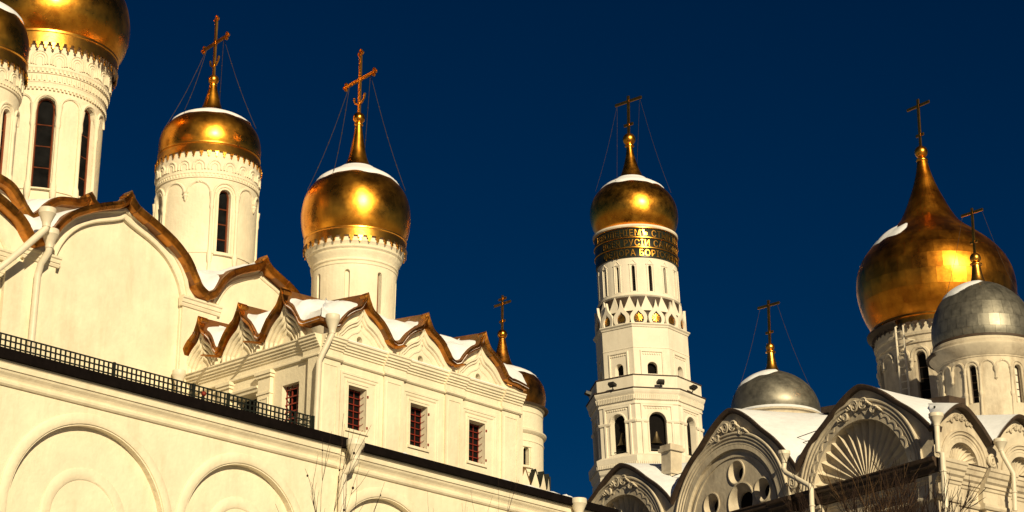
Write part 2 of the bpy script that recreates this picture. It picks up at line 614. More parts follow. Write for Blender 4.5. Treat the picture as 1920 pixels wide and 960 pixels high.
def downpipe(parent, P, s, d, ztop, path, rf=0.24, rp=0.105):
    """funnel under a roof valley and its pipe; path (ds, z, d)"""
    c = P(s, ztop, d)
    ax = axis(c[0], c[1])
    m = MB()
    m.tube([P(s + a, z, dd) for a, z, dd in path], rp, 12)
    o = m.build('downpipe', 'pipe', parent, smooth=40)
    f = MB()
    f.lathe(ax, [(rf * .80, ztop - .03), (rf * 1.0, ztop), (rf * 1.04, ztop - .02), (rf * 1.04, ztop - .16), (rf * .98, ztop - .18),
                 (rf * .55, ztop - .42), (rp * 1.15, ztop - .50), (rp * 1.15, ztop - .56), (rp * .9, ztop - .56)], 20)
    f.lathe(ax, [(0, ztop - .03), (rf * .82, ztop - .03)], 20)
    f.build('funnel', 'pipe', o, smooth=35)
    for (a0, z0, d0), (a1, z1, d1) in zip(path[-2:-1], path[-1:]):
        n = max(1, int(abs(z1 - z0) / 1.6))
        for k in range(n):
            t = (k + .5) / n
            q = P(s + a0 + (a1 - a0) * t, z0 + (z1 - z0) * t, d0 + (d1 - d0) * t)
            MB().lathe(axis(q[0], q[1]), [(rp * .95, q[2] - .035), (rp * 1.25, q[2] - .03), (rp * 1.3, q[2]), (rp * 1.25, q[2] + .03), (rp * .95, q[2] + .035)], 12).build('bracket', 'pipe', o)
    return o


def roof_sheet(P, outline, d0, depth, flat, rise, k=1.0, steps=8, lift=0.0, thick=None, hip=None):
    rows = []
    for j in range(steps + 1):
        t = j / steps
        row = []
        for s, z in outline:
            w = 1 - (1 - t * k) ** 1.6
            fl = flat(s) if callable(flat) else flat
            zz = z * (1 - w) + fl * w + rise * t + lift
            if thick:
                zz += thick(s, t, z)
            if hip is not None:
                s = max(s, depth * t - d0 + hip)
            row.append(P(s, zz, d0 - depth * t))
        rows.append(row)
    return MB().grid(rows)


# ================================================================== the ground
g = MB()
R_ = 3000.0
g.add([(-R_, -R_, 0), (R_, -R_, 0), (R_, R_, 0), (-R_, R_, 0)], [(0, 1, 2, 3)])
go = g.build('ground', 'ground')
go['kind'] = 'structure'

# ================================================================== gallery
gal = thing('gallery', AW(-2, -1, 0), 'long cream gallery wall with blind round arches and black roof edge in the foreground', 'gallery')
arcs = [(-24.6, 13.28, 2.33), (-19.25, 13.28, 2.33), (-13.9, 13.28, 2.33), (-8.5, 12.96, 2.70), (-3.44, 13.28, 2.33), (1.87, 13.28, 2.33), (7.1, 13.28, 2.33)]
holes = []
for c, zc, R in arcs:
    r = R - .30
    holes.append([(c - r, 6.0), (c + r, 6.0)] + arc(c, zc, r, 32, 0.0, pi))
MB().poly(GF, [rect(-30, 11.7, 0, 16.4)] + holes, 0, 0, .20).build('wall', 'cream', gal)
for (c, zc, R), h in zip(arcs, holes):
    n = MB()
    n.poly(GF, [[(a, b) for a, b in h]], -.20)
    o = n.build('niche', 'cream', gal)
    m = MB()
    m.sweep(GF, [(c - R, 6.0)] + arc(c, zc, R, 40) + [(c + R, 6.0)], [(0, -.01), (0, .022), (-.03, .045), (-.24, .045), (-.262, .03), (-.262, -.01)])
    m.build('archivolt', 'cream', gal, smooth=40)
    r2 = R * .49
    m = MB()
    m.sweep(GF, [(c - r2, 10.0)] + arc(c, zc + .05, r2, 32) + [(c + r2, 10.0)], [(0, -.21), (0, -.185), (-.025, -.165), (-.27, -.165), (-.30, -.19), (-.30, -.21)])
    m.build('inner_archivolt', 'cream', o, smooth=40)
    for sg in (-1, 1):
        m = MB()
        m.box(GF, c + sg * r2 * .85 - .28, c + sg * r2 * .85 + .28, 12.86, 12.96, -.21, -.06)
        m.box(GF, c + sg * r2 * .85 - .24, c + sg * r2 * .85 + .24, 10.0, 12.86, -.21, -.12)
        m.build('impost', 'cream', o)
CSEC = [(15.84, -.01), (15.84, .05), (15.88, .09), (15.94, .10), (15.97, .06), (15.98, .04), (16.02, .05), (16.08, .09), (16.14, .15), (16.18, .17),
        (16.20, .17), (16.20, .21), (16.33, .22), (16.36, .25), (16.40, .25), (16.40, -.01)]
for s0, s1 in ((-30, -.16), (.42, 11.75)):
    MB().extrude_s(GF, s0, s1, CSEC).build('cornice', 'cream', gal)
MB().extrude_s(GF, -.16, .42, [(z, d * .6 - .003) for z, d in CSEC]).build('cornice', 'cream', gal)
# return wall at the far end and terrace
MB().poly(lambda s, z, d: AW(11.7 + d, s, z), [rect(-1, 8, 0, 16.4)], 0).build('end_wall', 'cream', gal)
MB().poly(lambda s, z, d: AW(-30 - d, s, z), [rect(-1, 8, 0, 16.4)], 0).build('end_wall', 'cream', gal)
m = MB()
m.box(GF, -30, -.02, 16.402, 16.66, -.6, .36)
m.box(GF, -.02, 11.9, 16.404, 16.63, -.6, .40)
m.build('roof_edge', 'black', gal)
MB().box(GF, -29.9, 11.6, 16.30, 16.56, -7.2, -.55).build('terrace', 'black', gal)
m = MB()
for s0, L, hh in ((2.1, .35, .05), (3.0, .22, .035), (6.1, .18, .03), (6.4, .5, .05), (7.3, 1.1, .06), (8.35, .9, .05), (9.2, .6, .07)):
    n = 8
    rows = []
    for i in range(n + 1):
        s = s0 + L * i / n
        k = sin(pi * i / n) ** .6 * (0.7 + .6 * hsh(i, s0))
        rows.append([GF(s, 16.632, .36), GF(s, 16.632 + hh * k, .33), GF(s, 16.632 + hh * k * 1.1, .15), GF(s, 16.632, -.1)])
    m.grid(rows)
m.build('snow', 'snow', gal, smooth=60, kind='stuff')
downpipe(gal, GF, .13, .50, 16.60, [(0, 16.1, .50), (0, 15.98, .50), (-.10, 15.80, .36), (-.14, 15.66, .17), (-.14, 14.5, .16), (-.14, .3, .16)], .25, .115)
downpipe(gal, GF, 9.86, .46, 16.62, [(0, 16.1, .46), (0, 15.9, .46), (-.06, 15.6, .2), (-.06, .3, .18)], .24, .11)

# lattice railing on the terrace edge
rail = thing('lattice_railing', GF(-6, 16.66, -.05), 'dark iron lattice railing along the gallery roof edge', 'railing')
RD = -.05
mbar = MB().box(lambda s, z, d: (s, d, z), -.019, .019, 0, .50, -.014, .014).mesh('vertical_bar')
mbar.materials.append(M['iron'])
s = -11.9
k = 0
ang = -radians(41.5 - 90)
while s < -1.06:
    p = GF(s, 16.64, RD)
    o = bpy.data.objects.new('vertical_bar', mbar)
    COL.objects.link(o)
    o.parent = rail
    o.location = Vector(p) - rail.location
    o.rotation_euler = (0, 0, ang)
    s += .150
    k += 1
for z in (16.70, 16.845, 16.99, 17.135):
    MB().box(GF, -12.0, -1.03, z - .018, z + .018, RD - .016, RD + .006).build('horizontal_bar', 'iron', rail)
for s in (-12.0, -7.98, -5.35, -4.13, -1.03):
    MB().box(GF, s - .035, s + .035, 16.6, 17.16, RD - .04, RD + .04).build('post', 'iron', rail)
for z in (16.70, 16.845, 16.99, 17.135):
    MB().box(lambda s, zz, d: AW(-1.03 + d, s, zz), -.95, -.30, z - .010, z + .010, -.011, .011).build('horizontal_bar', 'iron', rail)
lamp = thing('red_fitting', GF(-5.1, 16.7, .02), 'small red fitting on the dark lattice railing', 'fitting')
MB().ball(GF(-5.06, 16.93, .05), .07, 10, 8).build('fitting_head', 'red', lamp, smooth=60)
MB().box(GF, -5.10, -5.02, 16.66, 16.87, .0, .05).build('fitting_bracket', 'iron', lamp)

# ================================================================== side chapel
chap = thing('chapel', AW(4.4, 3, 0), 'cream side chapel with keel gables, red window grilles and one gold onion dome', 'chapel')
CH = [(0, 1.22), (.045, 1.10), (.12, .96), (.26, .77), (.5, .64), (.75, .47), (.97, .23), (1.1, .07), (1.285, 0)]
GC = [1.62, 4.19, 6.76]
front = [(-.28, 20.36), (.1, 20.33)]
for c in GC:
    kk = keel(c, CH, z0=20.30)
    front += kk if front[-1][0] < kk[0][0] - .02 else kk[1:]
front += [(8.3, 20.30), (8.8, 20.22)]
wall_top = [(max(s, 0), z - .12) for s, z in front if s > -.05]
out = [(0, 16.3)] + [(8.8, 16.3)] + [(a, b) for a, b in reversed(wall_top)]
wins = [(c + .02) for c in (1.46, 4.03, 6.60)]
holes = [rect(w - .33, w + .40, 17.42, 18.70) for w in wins] + [circ(c - .07, 20.12, .115, 14, .125) for c in GC]
MB().poly(CF, [out] + holes, 0, 0, .30).build('wall', 'cream', chap)
m = MB()
m.poly(lambda s, z, d: AW(8.8 + d, s, z), [rect(0, 6.2, 16.3, 20.2)], 0)
m.build('wall', 'cream', chap)
for w in wins:
    f = MB()
    f.sweep(CF, rect(w - .33, w + .40, 17.42, 18.70), [(-.0, -.02), (-.0, .02), (-.075, .02), (-.075, -.02)], closed_path=True)
    f.box(CF, w - .42, w + .49, 17.33, 17.40, -.02, .055)
    f.box(CF, w - .40, w + .47, 18.775, 18.83, -.02, .04)
    o = f.build('window', 'cream', chap)
    MB().box(CF, w - .34, w + .41, 17.4, 18.72, -.34, -.302).build('pane', 'dark', o)
    gr = MB()
    for k in range(4):
        gr.box(CF, w - .32 + .235 * k - .011, w - .32 + .235 * k + .011, 17.42, 18.70, -.285, -.265)
    for k in range(7):
        gr.box(CF, w - .33, w + .40, 17.45 + .20 * k - .011, 17.45 + .20 * k + .011, -.264, -.246)
    for k in range(6):
        gr.tube([CF(w + .30, 17.45 + .2 * k, -.25), CF(w + .385, 17.47 + .2 * k, -.16), CF(w + .39, 17.50 + .2 * k, -.10)], .009, 4)
    gr.build('grille', 'red', o)
    for hz in (17.52, 18.45):
        MB().box(CF, w + .415, w + .465, hz, hz + .07, .02, .045).build('hinge', 'red', o)
    for (x0, x1, zt, dd) in ((-.68, .92, 19.06, .045), (-.60, .84, 18.98, .03)):
        MB().sweep(CF, [(w + x0, 16.6), (w + x0, zt), (w + x1, zt), (w + x1, 16.6)], [(0, -.01), (0, dd), (-.06, dd), (-.085, .012), (-.085, -.01)]).build('window_surround', 'cream', o)
for c in GC:
    MB().lathe(lambda a, r, z: CF(c - .07 + r * sin(a), 20.12 + r * cos(a), z), [(0, -.28), (.16, -.28)], 14).build('oculus', 'dark', chap)
# pilasters with sunk panels
for s0, s1 in ((-.02, .75), (2.56, 3.37), (5.20, 5.95), (7.76, 8.56)):
    p = MB()
    p.box(CF, s0, s1, 16.35, 19.29, -.01, .07)
    o = p.build('pilaster', 'cream', chap)
    MB().sweep(CF, rect(s0 + .12, s1 - .14, 16.5, 19.10), [(0, .06), (0, .088), (-.025, .088), (-.04, .07), (-.04, .06)], closed_path=True).build('panel_moulding', 'cream', o)
CS = [(19.28, -.01), (19.28, .05), (19.31, .085), (19.36, .085), (19.39, .05), (19.39, .03), (19.55, .03), (19.57, .075), (19.62, .075), (19.64, .125),
      (19.69, .125), (19.71, .175), (19.76, .175), (19.79, .225), (19.85, .225), (19.88, .265), (19.915, .265), (19.93, -.01)]
MB().extrude_s(CF, .0, 8.58, CS).build('cornice', 'cream', chap)
for s0, s1 in ((-.06, .80), (2.50, 3.43), (5.14, 6.01), (7.70, 8.62)):
    MB().extrude_s(CF, s0, s1, [(z + (.0025 if d > 0 else 0), d + .075 if d > 0 else d) for z, d in CS]).build('cornice_break', 'cream', chap)
for c in GC:
    o = None
    for kx, kz, dd in ((.90, .84, .10), (.80, .72, .06), (.56, .46, .03)):
        half = [(x * kx * .98, z * kz) for x, z in CH[:-1]] + [(1.11 * kx, -.06)]
        half[-2] = (1.09 * kx, .10 * kz)
        path = keel(c - .03, half, z0=19.92 + .12)
        path = [(path[0][0], 19.90)] + path + [(path[-1][0], 19.90)]
        mm = MB().sweep(CF, path, [(0, -.01), (0, dd), (-.05, dd), (-.075, dd * .4), (-.075, -.01)])
        if o is None:
            o = mm.build('gable_moulding', 'cream', chap)
        else:
            mm.build('inner_moulding', 'cream', o)
    MB().box(CF, c - 1.0, c + 1.18, 19.932, 19.96, .0, .235).build('ledge_flashing', 'snow', o)
# gilded eave ribbon, roof and snow over the front
RSEC = lambda t, o_: [(.02, o_), (0, o_ + .02), (-t * .5, o_ - .01), (-t, o_ - .05), (-t - .012, o_ - .07), (-t, -.02), (.02, -.02)]


def ribbon(parent, P, path, t, o_, name='gilded_eave', material='strip', label=None):
    return sheets(parent, P, path, RSEC(t, o_), .36, seed=len(path))


ribbon(chap, CF, front, .108, .27)
roof_sheet(CF, [(s, z + .012) for s, z in front], .27, 3.0, 21.7, .1, .8, hip=0.0).build('roof', 'copper', chap, smooth=30)
def snow_front(s, t, z):
    low = max(0.0, min(1.0, (21.25 - z) / .5))
    left = 0.25 * max(0, sin((s - .3) / 2.57 * 2 * pi + 2.4))
    n = .06 * (hsh(round(s * 2), 3) - .5)
    e = max(0.0, min(1.0, (t - .02) * 9))
    return -.07 + (.26 * low * (.25 + 1.1 * vnoise(s * 2.3, t * 5, 1)) + .07 * vnoise(s * 6, t * 14, 2)) * e
roof_sheet(CF, crom(front, 2), .27, 2.6, 21.7, .1, .8, 16, .0, snow_front, hip=0.0).build('snow', 'snow', chap, smooth=70)
# ---- side face with shell gables
LC = [(1.50, .80), (3.52, .80), (5.46, .76)]
side = [(-.28, 20.36), (.45, 20.36)]
for c, sx in LC:
    kk = keel(c, CH, sx=sx, z0=20.36)
    side += [q for q in kk if q[0] > side[-1][0] + .02]
side += [(6.6, 20.4)]
out = [(0, 16.3), (6.3, 16.3)] + [(min(a, 6.3), b - .10) for a, b in reversed(side) if a >= 0]
out = [out[0], out[1]] + [q for i, q in enumerate(out[2:]) if q[0] < 6.29]
hl = [rect(.90, 1.66, 17.2, 18.74), rect(2.78, 3.80, 16.6, 18.72)] + [circ(1.26, 20.07, .13, 12, .17)]
MB().poly(CL, [out] + hl, 0, 0, .32).build('wall', 'cream', chap)
m = MB()
m.box(CL, .9, 1.66, 17.2, 18.74, -.36, -.322)
o = m.build('window', 'dark', chap)
gr = MB()
for k in range(4):
    gr.box(CL, .92 + .24 * k - .018, .92 + .24 * k + .018, 17.2, 18.74, -.20, -.17)
for k in range(7):
    gr.box(CL, .9, 1.66, 17.3 + .22 * k - .018, 17.3 + .22 * k + .018, -.169, -.14)
gr.build('grille', 'red', o)
MB().box(CL, 2.75, 3.83, 16.6, 18.75, -.36, -.322).build('doorway', 'dark', chap)
MB().lathe(lambda a, r, z: CL(1.26 + r * sin(a), 20.07 + r * cos(a), z), [(0, -.2), (.22, -.2)], 14).build('oculus', 'frame', chap)
MB().extrude_s(CL, .62, 6.2, CS).build('cornice', 'cream', chap)
MB().extrude_s(CL, -.10, .66, [(z + (.0025 if d > 0 else 0), d + .075 if d > 0 else d) for z, d in CS]).build('cornice_break', 'cream', chap)
for s0, s1 in ((.0, .40), (2.10, 2.66), (4.02, 4.5)):
    p = MB()
    p.box(CL, s0, s1, 16.35, 19.285, -.01, .12)
    o = p.build('pilaster', 'cream', chap)
    if s0 > 1:
        cp = MB()
        cp.box(CL, s0 - .05, s1 + .05, 19.10, 19.20, .0, .17)
        cp.box(CL, s0 - .09, s1 + .09, 19.19, 19.29, .0, .21)
        cp.build('capital', 'cream', o)
        MB().box(CL, s0 - .03, s1 + .03, 18.60, 18.67, .0, .15).build('pilaster_band', 'cream', o)
        MB().sweep(CL, rect(s0 + .10, s1 - .10, 17.8, 18.45), [(0, .11), (0, .14), (-.04, .14), (-.04, .11)], closed_path=True).build('panel_moulding', 'cream', o)
MB().extrude_s(CL, 2.66, 4.02, [(18.74, -.01), (18.76, .1), (18.84, .12), (18.86, .16), (18.92, .17), (18.94, -.01)]).build('door_hood', 'cream', chap)
for c, sx in LC:
    o = None
    for q in range(4):
        kx = .95 - .17 * q
        half = [(x * kx * sx, z * kx) for x, z in CH[:-1]] + [(1.12 * kx * sx, -.06)]
        path = keel(c, half, z0=19.93 + .20 * kx)
        path = [(path[0][0], 19.90)] + path + [(path[-1][0], 19.90)]
        dd = .20 - .045 * q
        mm = MB().sweep(CL, path, [(0, -.01), (0, dd - .02), (-.035, dd), (-.075, dd - .01), (-.10, dd - .06), (-.10, -.01)])
        if o is None:
            o = mm.build('gable_moulding', 'cream', chap)
        else:
            mm.build('inner_moulding', 'cream', o)
ribbon(chap, CL, [q for q in side if q[0] <= 6.2], .108, .34)
roof_sheet(CL, [(s, z + .012) for s, z in side], .34, 3.0, 21.7, .0, .85, hip=0.0).build('roof', 'copper', chap, smooth=30)
def snow_side(s, t, z):
    low = max(0.0, min(1.0, (21.3 - z) / .5))
    e = max(0.0, min(1.0, (t - .015) * 10))
    return -.07 + (.26 * low * (.25 + 1.1 * vnoise(s * 2.6, t * 5, 3)) + .07 * vnoise(s * 6, t * 14, 4)) * e
roof_sheet(CL, crom(side, 2), .34, 2.6, 21.7, .0, .85, 16, .0, snow_side, hip=0.0).build('snow', 'snow', chap, smooth=70)
downpipe(chap, CF, -.02, .52, 20.42, [(0, 19.95, .52), (0, 19.85, .52), (-.20, 19.25, .34), (-.24, 19.05, .26), (-.24, 17.0, .2), (-.24, 16.4, .2)], .20, .085)
downpipe(chap, CL, 6.0, .55, 19.95, [(0, 19.5, .55), (0, 19.3, .5), (.05, 18.8, .3), (.05, 16.6, .3)], .20, .09)
# spouts in the valleys
for v_ in (2.90, 5.475):
    MB().hexa([CF(v_ - .07, 20.12, .2), CF(v_ + .07, 20.12, .2), CF(v_ + .07, 20.20, .2), CF(v_ - .07, 20.20, .2),
               CF(v_ - .05, 20.13, .62), CF(v_ + .05, 20.13, .62), CF(v_ + .05, 20.16, .62), CF(v_ - .05, 20.16, .62)]).build('valley_spout', 'strip', chap)
for v_ in (2.52, 4.54):
    MB().hexa([CL(v_ - .06, 20.14, .2), CL(v_ + .06, 20.14, .2), CL(v_ + .06, 20.20, .2), CL(v_ - .06, 20.20, .2),
               CL(v_ - .05, 20.06, .85), CL(v_ + .05, 20.06, .85), CL(v_ + .05, 20.09, .85), CL(v_ - .05, 20.09, .85)]).build('valley_spout', 'strip', chap)
# ---- drum, dome, cross
cx, cy = -5.003, 65.793
ax = axis(cx, cy)
D = radians
sl_w = [(D(41), .062, 22.10, 23.36), (D(-51), .062, 22.10, 23.36), (D(-5), .062, 22.10, 23.36), (D(87), .062, 22.1, 23.36)]
m = MB()
shaft(m, ax, 1.30, 20.6, 1.345, 23.62, sl_w, 72, .20)
m.lathe(ax, [(1.345, 23.62), (1.37, 23.64), (1.375, 23.69), (1.345, 23.71), (1.36, 23.74), (1.39, 23.76), (1.395, 23.80), (1.37, 23.83), (1.41, 23.95), (1.46, 24.02), (1.47, 24.06),
             (1.45, 24.07), (1.46, 24.10), (1.52, 24.15), (1.53, 24.19), (1.51, 24.20), (1.53, 24.25), (1.58, 24.31), (1.585, 24.36), (1.56, 24.37), (1.56, 24.62)], 80)
o = m.build('drum', 'cream', chap, smooth=28)
drum_window(o, ax, 1.335, *sl_w[0], dep=.19, rows=5, fr=.025)
drum_window(o, ax, 1.335, *sl_w[1], dep=.19, rows=5, fr=.025)
n_ = MB()
n_.grid([[ax(sl_w[2][0] + sl_w[2][1] * k / 4, 1.24, z) for k in range(-4, 5)] for z in (22.1, 23.46)])
n_.build('blind_niche', 'cream', o)


def gilt_dome(parent, ax, prof, collar, fr_n, fr_w, fr_h, ball_z, ball_r, snow=None, plates=None):
    """prof from collar up to neck; collar profile below"""
    pr = crom(prof, 4)
    if plates:
        o = plate_dome(parent, ax, pr, 'dome', 'gold', rows=plates[0], ncol=plates[1])
    else:
        o = MB().lathe(ax, pr, 96).build('dome', 'gold', parent, smooth=60)
    c = MB().lathe(ax, collar, 96)
    c.build('collar', 'goldtrim', o, smooth=30)
    f = MB()
    fringe(f, ax, collar[-1][0] - .002, collar[-1][1] + .01, fr_n, fr_w, fr_h)
    f.build('fringe', 'goldtrim', o, kind='stuff')
    p = ax(0, 0, ball_z)
    b = MB().ball(p, ball_r, 24, 14)
    b.lathe(ax, [(ball_r * .35, ball_z - ball_r * 1.5), (ball_r * .75, ball_z - ball_r * 1.2), (ball_r * .75, ball_z - ball_r * 1.05), (ball_r * .5, ball_z - ball_r * .9)], 24)
    b.build('ball', 'gold', o, smooth=50)
    if snow:
        cut, th, seed = snow[:3]
        sp = [q for q in pr if q[1] > cut and q[0] > prof[-1][0] * 4.5]
        snow_cap(o, ax, sp, cut, th, seed, skew=snow[3] if len(snow) > 3 else 0, tilt=snow[4] if len(snow) > 4 else 0)
    return o


chap_prof = [(1.60, 24.78), (1.685, 25.02), (1.74, 25.35), (1.75, 25.65), (1.71, 26.0), (1.60, 26.33), (1.40, 26.63), (1.12, 26.88), (.79, 27.08), (.53, 27.25), (.38, 27.46),
             (.275, 27.78), (.19, 28.25), (.135, 28.6), (.11, 28.86)]
gilt_dome(chap, ax, chap_prof, [(1.60, 24.80), (1.645, 24.78), (1.645, 24.74), (1.615, 24.72), (1.645, 24.48)], 36, .15, .22, 29.06, .20, (26.62, .05, 1.0))
ic = MB()
for k in range(9):
    a = D(62 + 4 * k)
    L = .12 + .25 * hsh(k, 4)
    ic.tube([ax(a, 1.64, 24.45), ax(a, 1.62, 24.45 - L)], [.03, .006], 5)
    a = D(-95 + 4 * k)
    ic.tube([ax(a, 1.64, 24.45), ax(a, 1.62, 24.45 - L * .6)], [.03, .006], 5)
ic.build('icicles', 'fascia', chap, kind='stuff')
PH = radians(52)
cross_on(chap, (cx, cy, 29.2), 2.2, .84, PH, .055, chains=[(-.6, ax(D(-85), 1.58, 26.5)), (.6, ax(D(85), 1.58, 26.5)), (-.6, ax(D(-25), 1.5, 26.7)), (.6, ax(D(178), 1.3, 26.9))], bar_z=.56)

# ================================================================== cathedral body
cath = thing('cathedral', AW(-2, 10, 0), 'cream cathedral with large keel gable, gilded eaves and three gold domes at left', 'church')
Z1 = [(0, 2.40), (.06, 2.30), (.2, 2.14), (.42, 1.98), (.72, 1.86), (1.1, 1.71), (1.6, 1.48), (2.05, 1.22), (2.45, .86), (2.76, .42), (2.95, .16), (3.25, 0)]
zc1, zc2 = -2.92, 2.62
z0_ = crom([(-22, 22.6), (-20.6, 22.9), (-19.4, 23.6), (-17.6, 24.2), (-15.2, 24.6), (-13.6, 25.0), (-11.9, 24.75), (-10.5, 24.5), (-9.2, 24.15), (-8, 23.75), (-7.2, 23.42), (-6.7, 23.12), (-6.35, 22.75), (-6.17, 22.6)], 4)
main = z0_[:-1] + keel(zc1, Z1, z0=22.60) + keel(zc2, Z1, sx=2.29 / 3.25, z0=22.60, sz=.74)[1:] + keel(zc2 + 4.58, Z1, sx=2.29 / 3.25, z0=22.60, sz=.74)[1:]
inner = keel(-2.87, [(0, 1.86), (.08, 1.80), (.42, 1.66), (1.03, 1.44), (1.55, 1.16), (1.95, .80), (2.22, .40), (2.38, 0)], z0=22.40)
out = [(-22, 0.0), (9.4, 0.0)] + [(a, b - .18) for a, b in reversed(main)]
pan = [(-5.25, 15.0), (-.49, 15.0)] + [q for q in reversed(inner)]
MB().poly(MF, [out, pan], 0, 0, .10).build('wall', 'cream', cath)
o = MB().poly(MF, [pan], -.10).build('gable_field', 'cream', cath)
for off, dd in ((.0, .05), (.20, .09)):
    path = keel(-2.87, [(x + off * (.9 if x > .3 else x * 3), z + off * 1.05) for x, z in [(0, 1.86), (.08, 1.80), (.42, 1.66), (1.03, 1.44), (1.55, 1.16), (1.95, .80), (2.22, .40)]] + [(2.38 + off, .02)], z0=22.40)
    MB().sweep(MF, path, [(0, -.01), (0.0, dd * .5), (.03, dd), (.10, dd), (.13, dd * .4), (.13, -.01)]).build('gable_moulding', 'cream', o)
for c_ in (zc2, zc2 + 4.58):
    o2 = None
    for off, dd in ((.0, .05), (.17, .09)):
        path = keel(c_ + .05, [(x * .70 + off * (.9 if x > .3 else x * 3), z * .74 + off) for x, z in [(0, 1.86), (.08, 1.80), (.42, 1.66), (1.03, 1.44), (1.55, 1.16), (1.95, .80), (2.22, .40)]] + [(1.67 + off, .02)], z0=22.42)
        mm = MB().sweep(MF, path, [(0, -.01), (0, dd * .5), (.03, dd), (.09, dd), (.12, dd * .4), (.12, -.01)])
        if o2 is None:
            o2 = mm.build('gable_moulding', 'cream', cath)
        else:
            mm.build('inner_moulding', 'cream', o2)
MB().poly(lambda s, z, d: AW(-22 - d, s, z), [[(6.2, 0), (22, 0), (22, 22.6), (18, 24.2), (14, 24.9), (10, 24.2), (6.2, 22.5)]], 0).build('end_wall', 'cream', cath)
IMP = [(22.06, -.01), (22.06, .12), (22.13, .15), (22.17, .15), (22.17, .18), (22.27, .20), (22.30, .24), (22.36, .25), (22.39, -.01)]
for s0, s1 in ((-6.40, -5.28), (-.46, .92)):
    o = MB().box(MF, s0, s1, 14, 22.08, -.05, .08).build('pilaster', 'cream', cath)
    MB().extrude_s(MF, s0 - .10, s1 + .10, IMP).build('capital', 'cream', o)
MB().extrude_s(MF, -21.9, -6.72, [(z - .25, d * .8) for z, d in IMP]).build('cornice', 'cream', cath)
MB().extrude_s(MF, -21.9, -6.72, [(z - .75, d * .6) for z, d in IMP]).build('cornice', 'cream', cath)
MB().sweep(MF, [(-16, 23.9), (-10, 23.7), (-8.2, 23.2), (-7.2, 22.7), (-6.85, 22.2), (-6.75, 21.7)], [(0, -.01), (0, .1), (-.14, .1), (-.2, .03), (-.2, -.01)]).build('gable_moulding', 'cream', cath)
MB().box(MF, -7.05, -6.42, 14, 21.9, -.01, .16).build('pilaster', 'cream', cath)
RS = [(.03, .42), (0, .45), (-.10, .43), (-.19, .37), (-.205, .33), (-.19, -.02), (.03, -.02)]
sheets(cath, MF, main, RS, .42, seed=3)
roof_sheet(MF, [(s_, z + .02) for s_, z in main], .42, 4.0, 23.9, .3, .75).build('roof', 'copper', cath, smooth=30)
def snow_main(s_, t, z):
    low = max(0.0, min(1.0, (23.5 - z) / .7))
    lef = .5 if (-5.6 < s_ < -2.95 or 1.0 < s_ < 2.6) else 0.0
    e = max(0.0, min(1.0, (t - .012) * 12))
    return -.10 + ((.46 * low + .13 * (lef > 0)) * (.3 + 1.1 * vnoise(s_ * 1.5, t * 6, 5)) + .06 * vnoise(s_ * 5, t * 14, 6)) * e
roof_sheet(MF, crom(main, 2), .40, 3.6, 23.9, .3, .75, 18, .0, snow_main).build('snow', 'snow', cath, smooth=70)
# upper tier of keel gables
T2 = [(0, 1.3), (.05, 1.2), (.15, 1.10), (.4, .98), (.8, .91), (1.28, .78), (1.65, .48), (1.9, .17), (2.09, 0)]
tier = [(-20, 23.6), (-14, 24.0)] + keel(-7.31, T2, z0=24.10) + keel(-3.13, T2, z0=24.10)[1:] + [(-.6, 24.1)]
MB().poly(TF, [[(-20, 21.5), (-.6, 21.5)] + [(a, b - .15) for a, b in reversed(tier)]], 0, 0).build('upper_wall', 'cream', cath)
for c_ in (-7.31, -3.13):
    path = keel(c_, [(x * .80, z * .86) for x, z in T2], z0=23.85)
    o = MB().sweep(TF, path, [(0, -.01), (0, .06), (-.08, .06), (-.1, .02), (-.1, -.01)]).build('gable_moulding', 'cream', cath)
    path = keel(c_, [(x * .68, z * .74) for x, z in T2], z0=23.82)
    MB().sweep(TF, path, [(0, -.01), (0, .04), (-.06, .04), (-.08, .02), (-.08, -.01)]).build('inner_moulding', 'cream', o)
sheets(cath, TF, tier, [(.02, .38), (0, .40), (-.12, .38), (-.22, .33), (-.22, -.02), (.02, -.02)], .42, seed=4)
roof_sheet(TF, [(s_, z + .02) for s_, z in tier], .38, 3.5, 25.0, .2, .8).build('roof', 'copper', cath, smooth=30)
def snow_tier(s_, t, z):
    e = max(0.0, min(1.0, (t - .01) * 14))
    low = max(0.0, min(1.0, (25.2 - z) / .5))
    return -.10 + (.24 * low * (.5 + .9 * vnoise(s_ * 2, t * 6, 7)) + .05 * vnoise(s_ * 6, t * 14, 8)) * e
roof_sheet(TF, tier, .36, 3.2, 25.0, .2, .8, 16, 0, snow_tier).build('snow', 'snow', cath, smooth=70)
downpipe(cath, MF, -5.92, .62, 22.92, [(0, 22.4, .62), (0, 22.25, .60), (-.06, 21.95, .35), (-.09, 21.6, .26), (-.09, 19.5, .2), (-.09, 16.4, .2)], .24, .105)
downpipe(cath, MF, -6.30, .95, 23.38, [(0, 22.85, .95), (-.02, 22.75, .95), (-.75, 21.9, .8), (-1.4, 21.2, .7), (-1.4, 16.4, .5)], .24, .105)


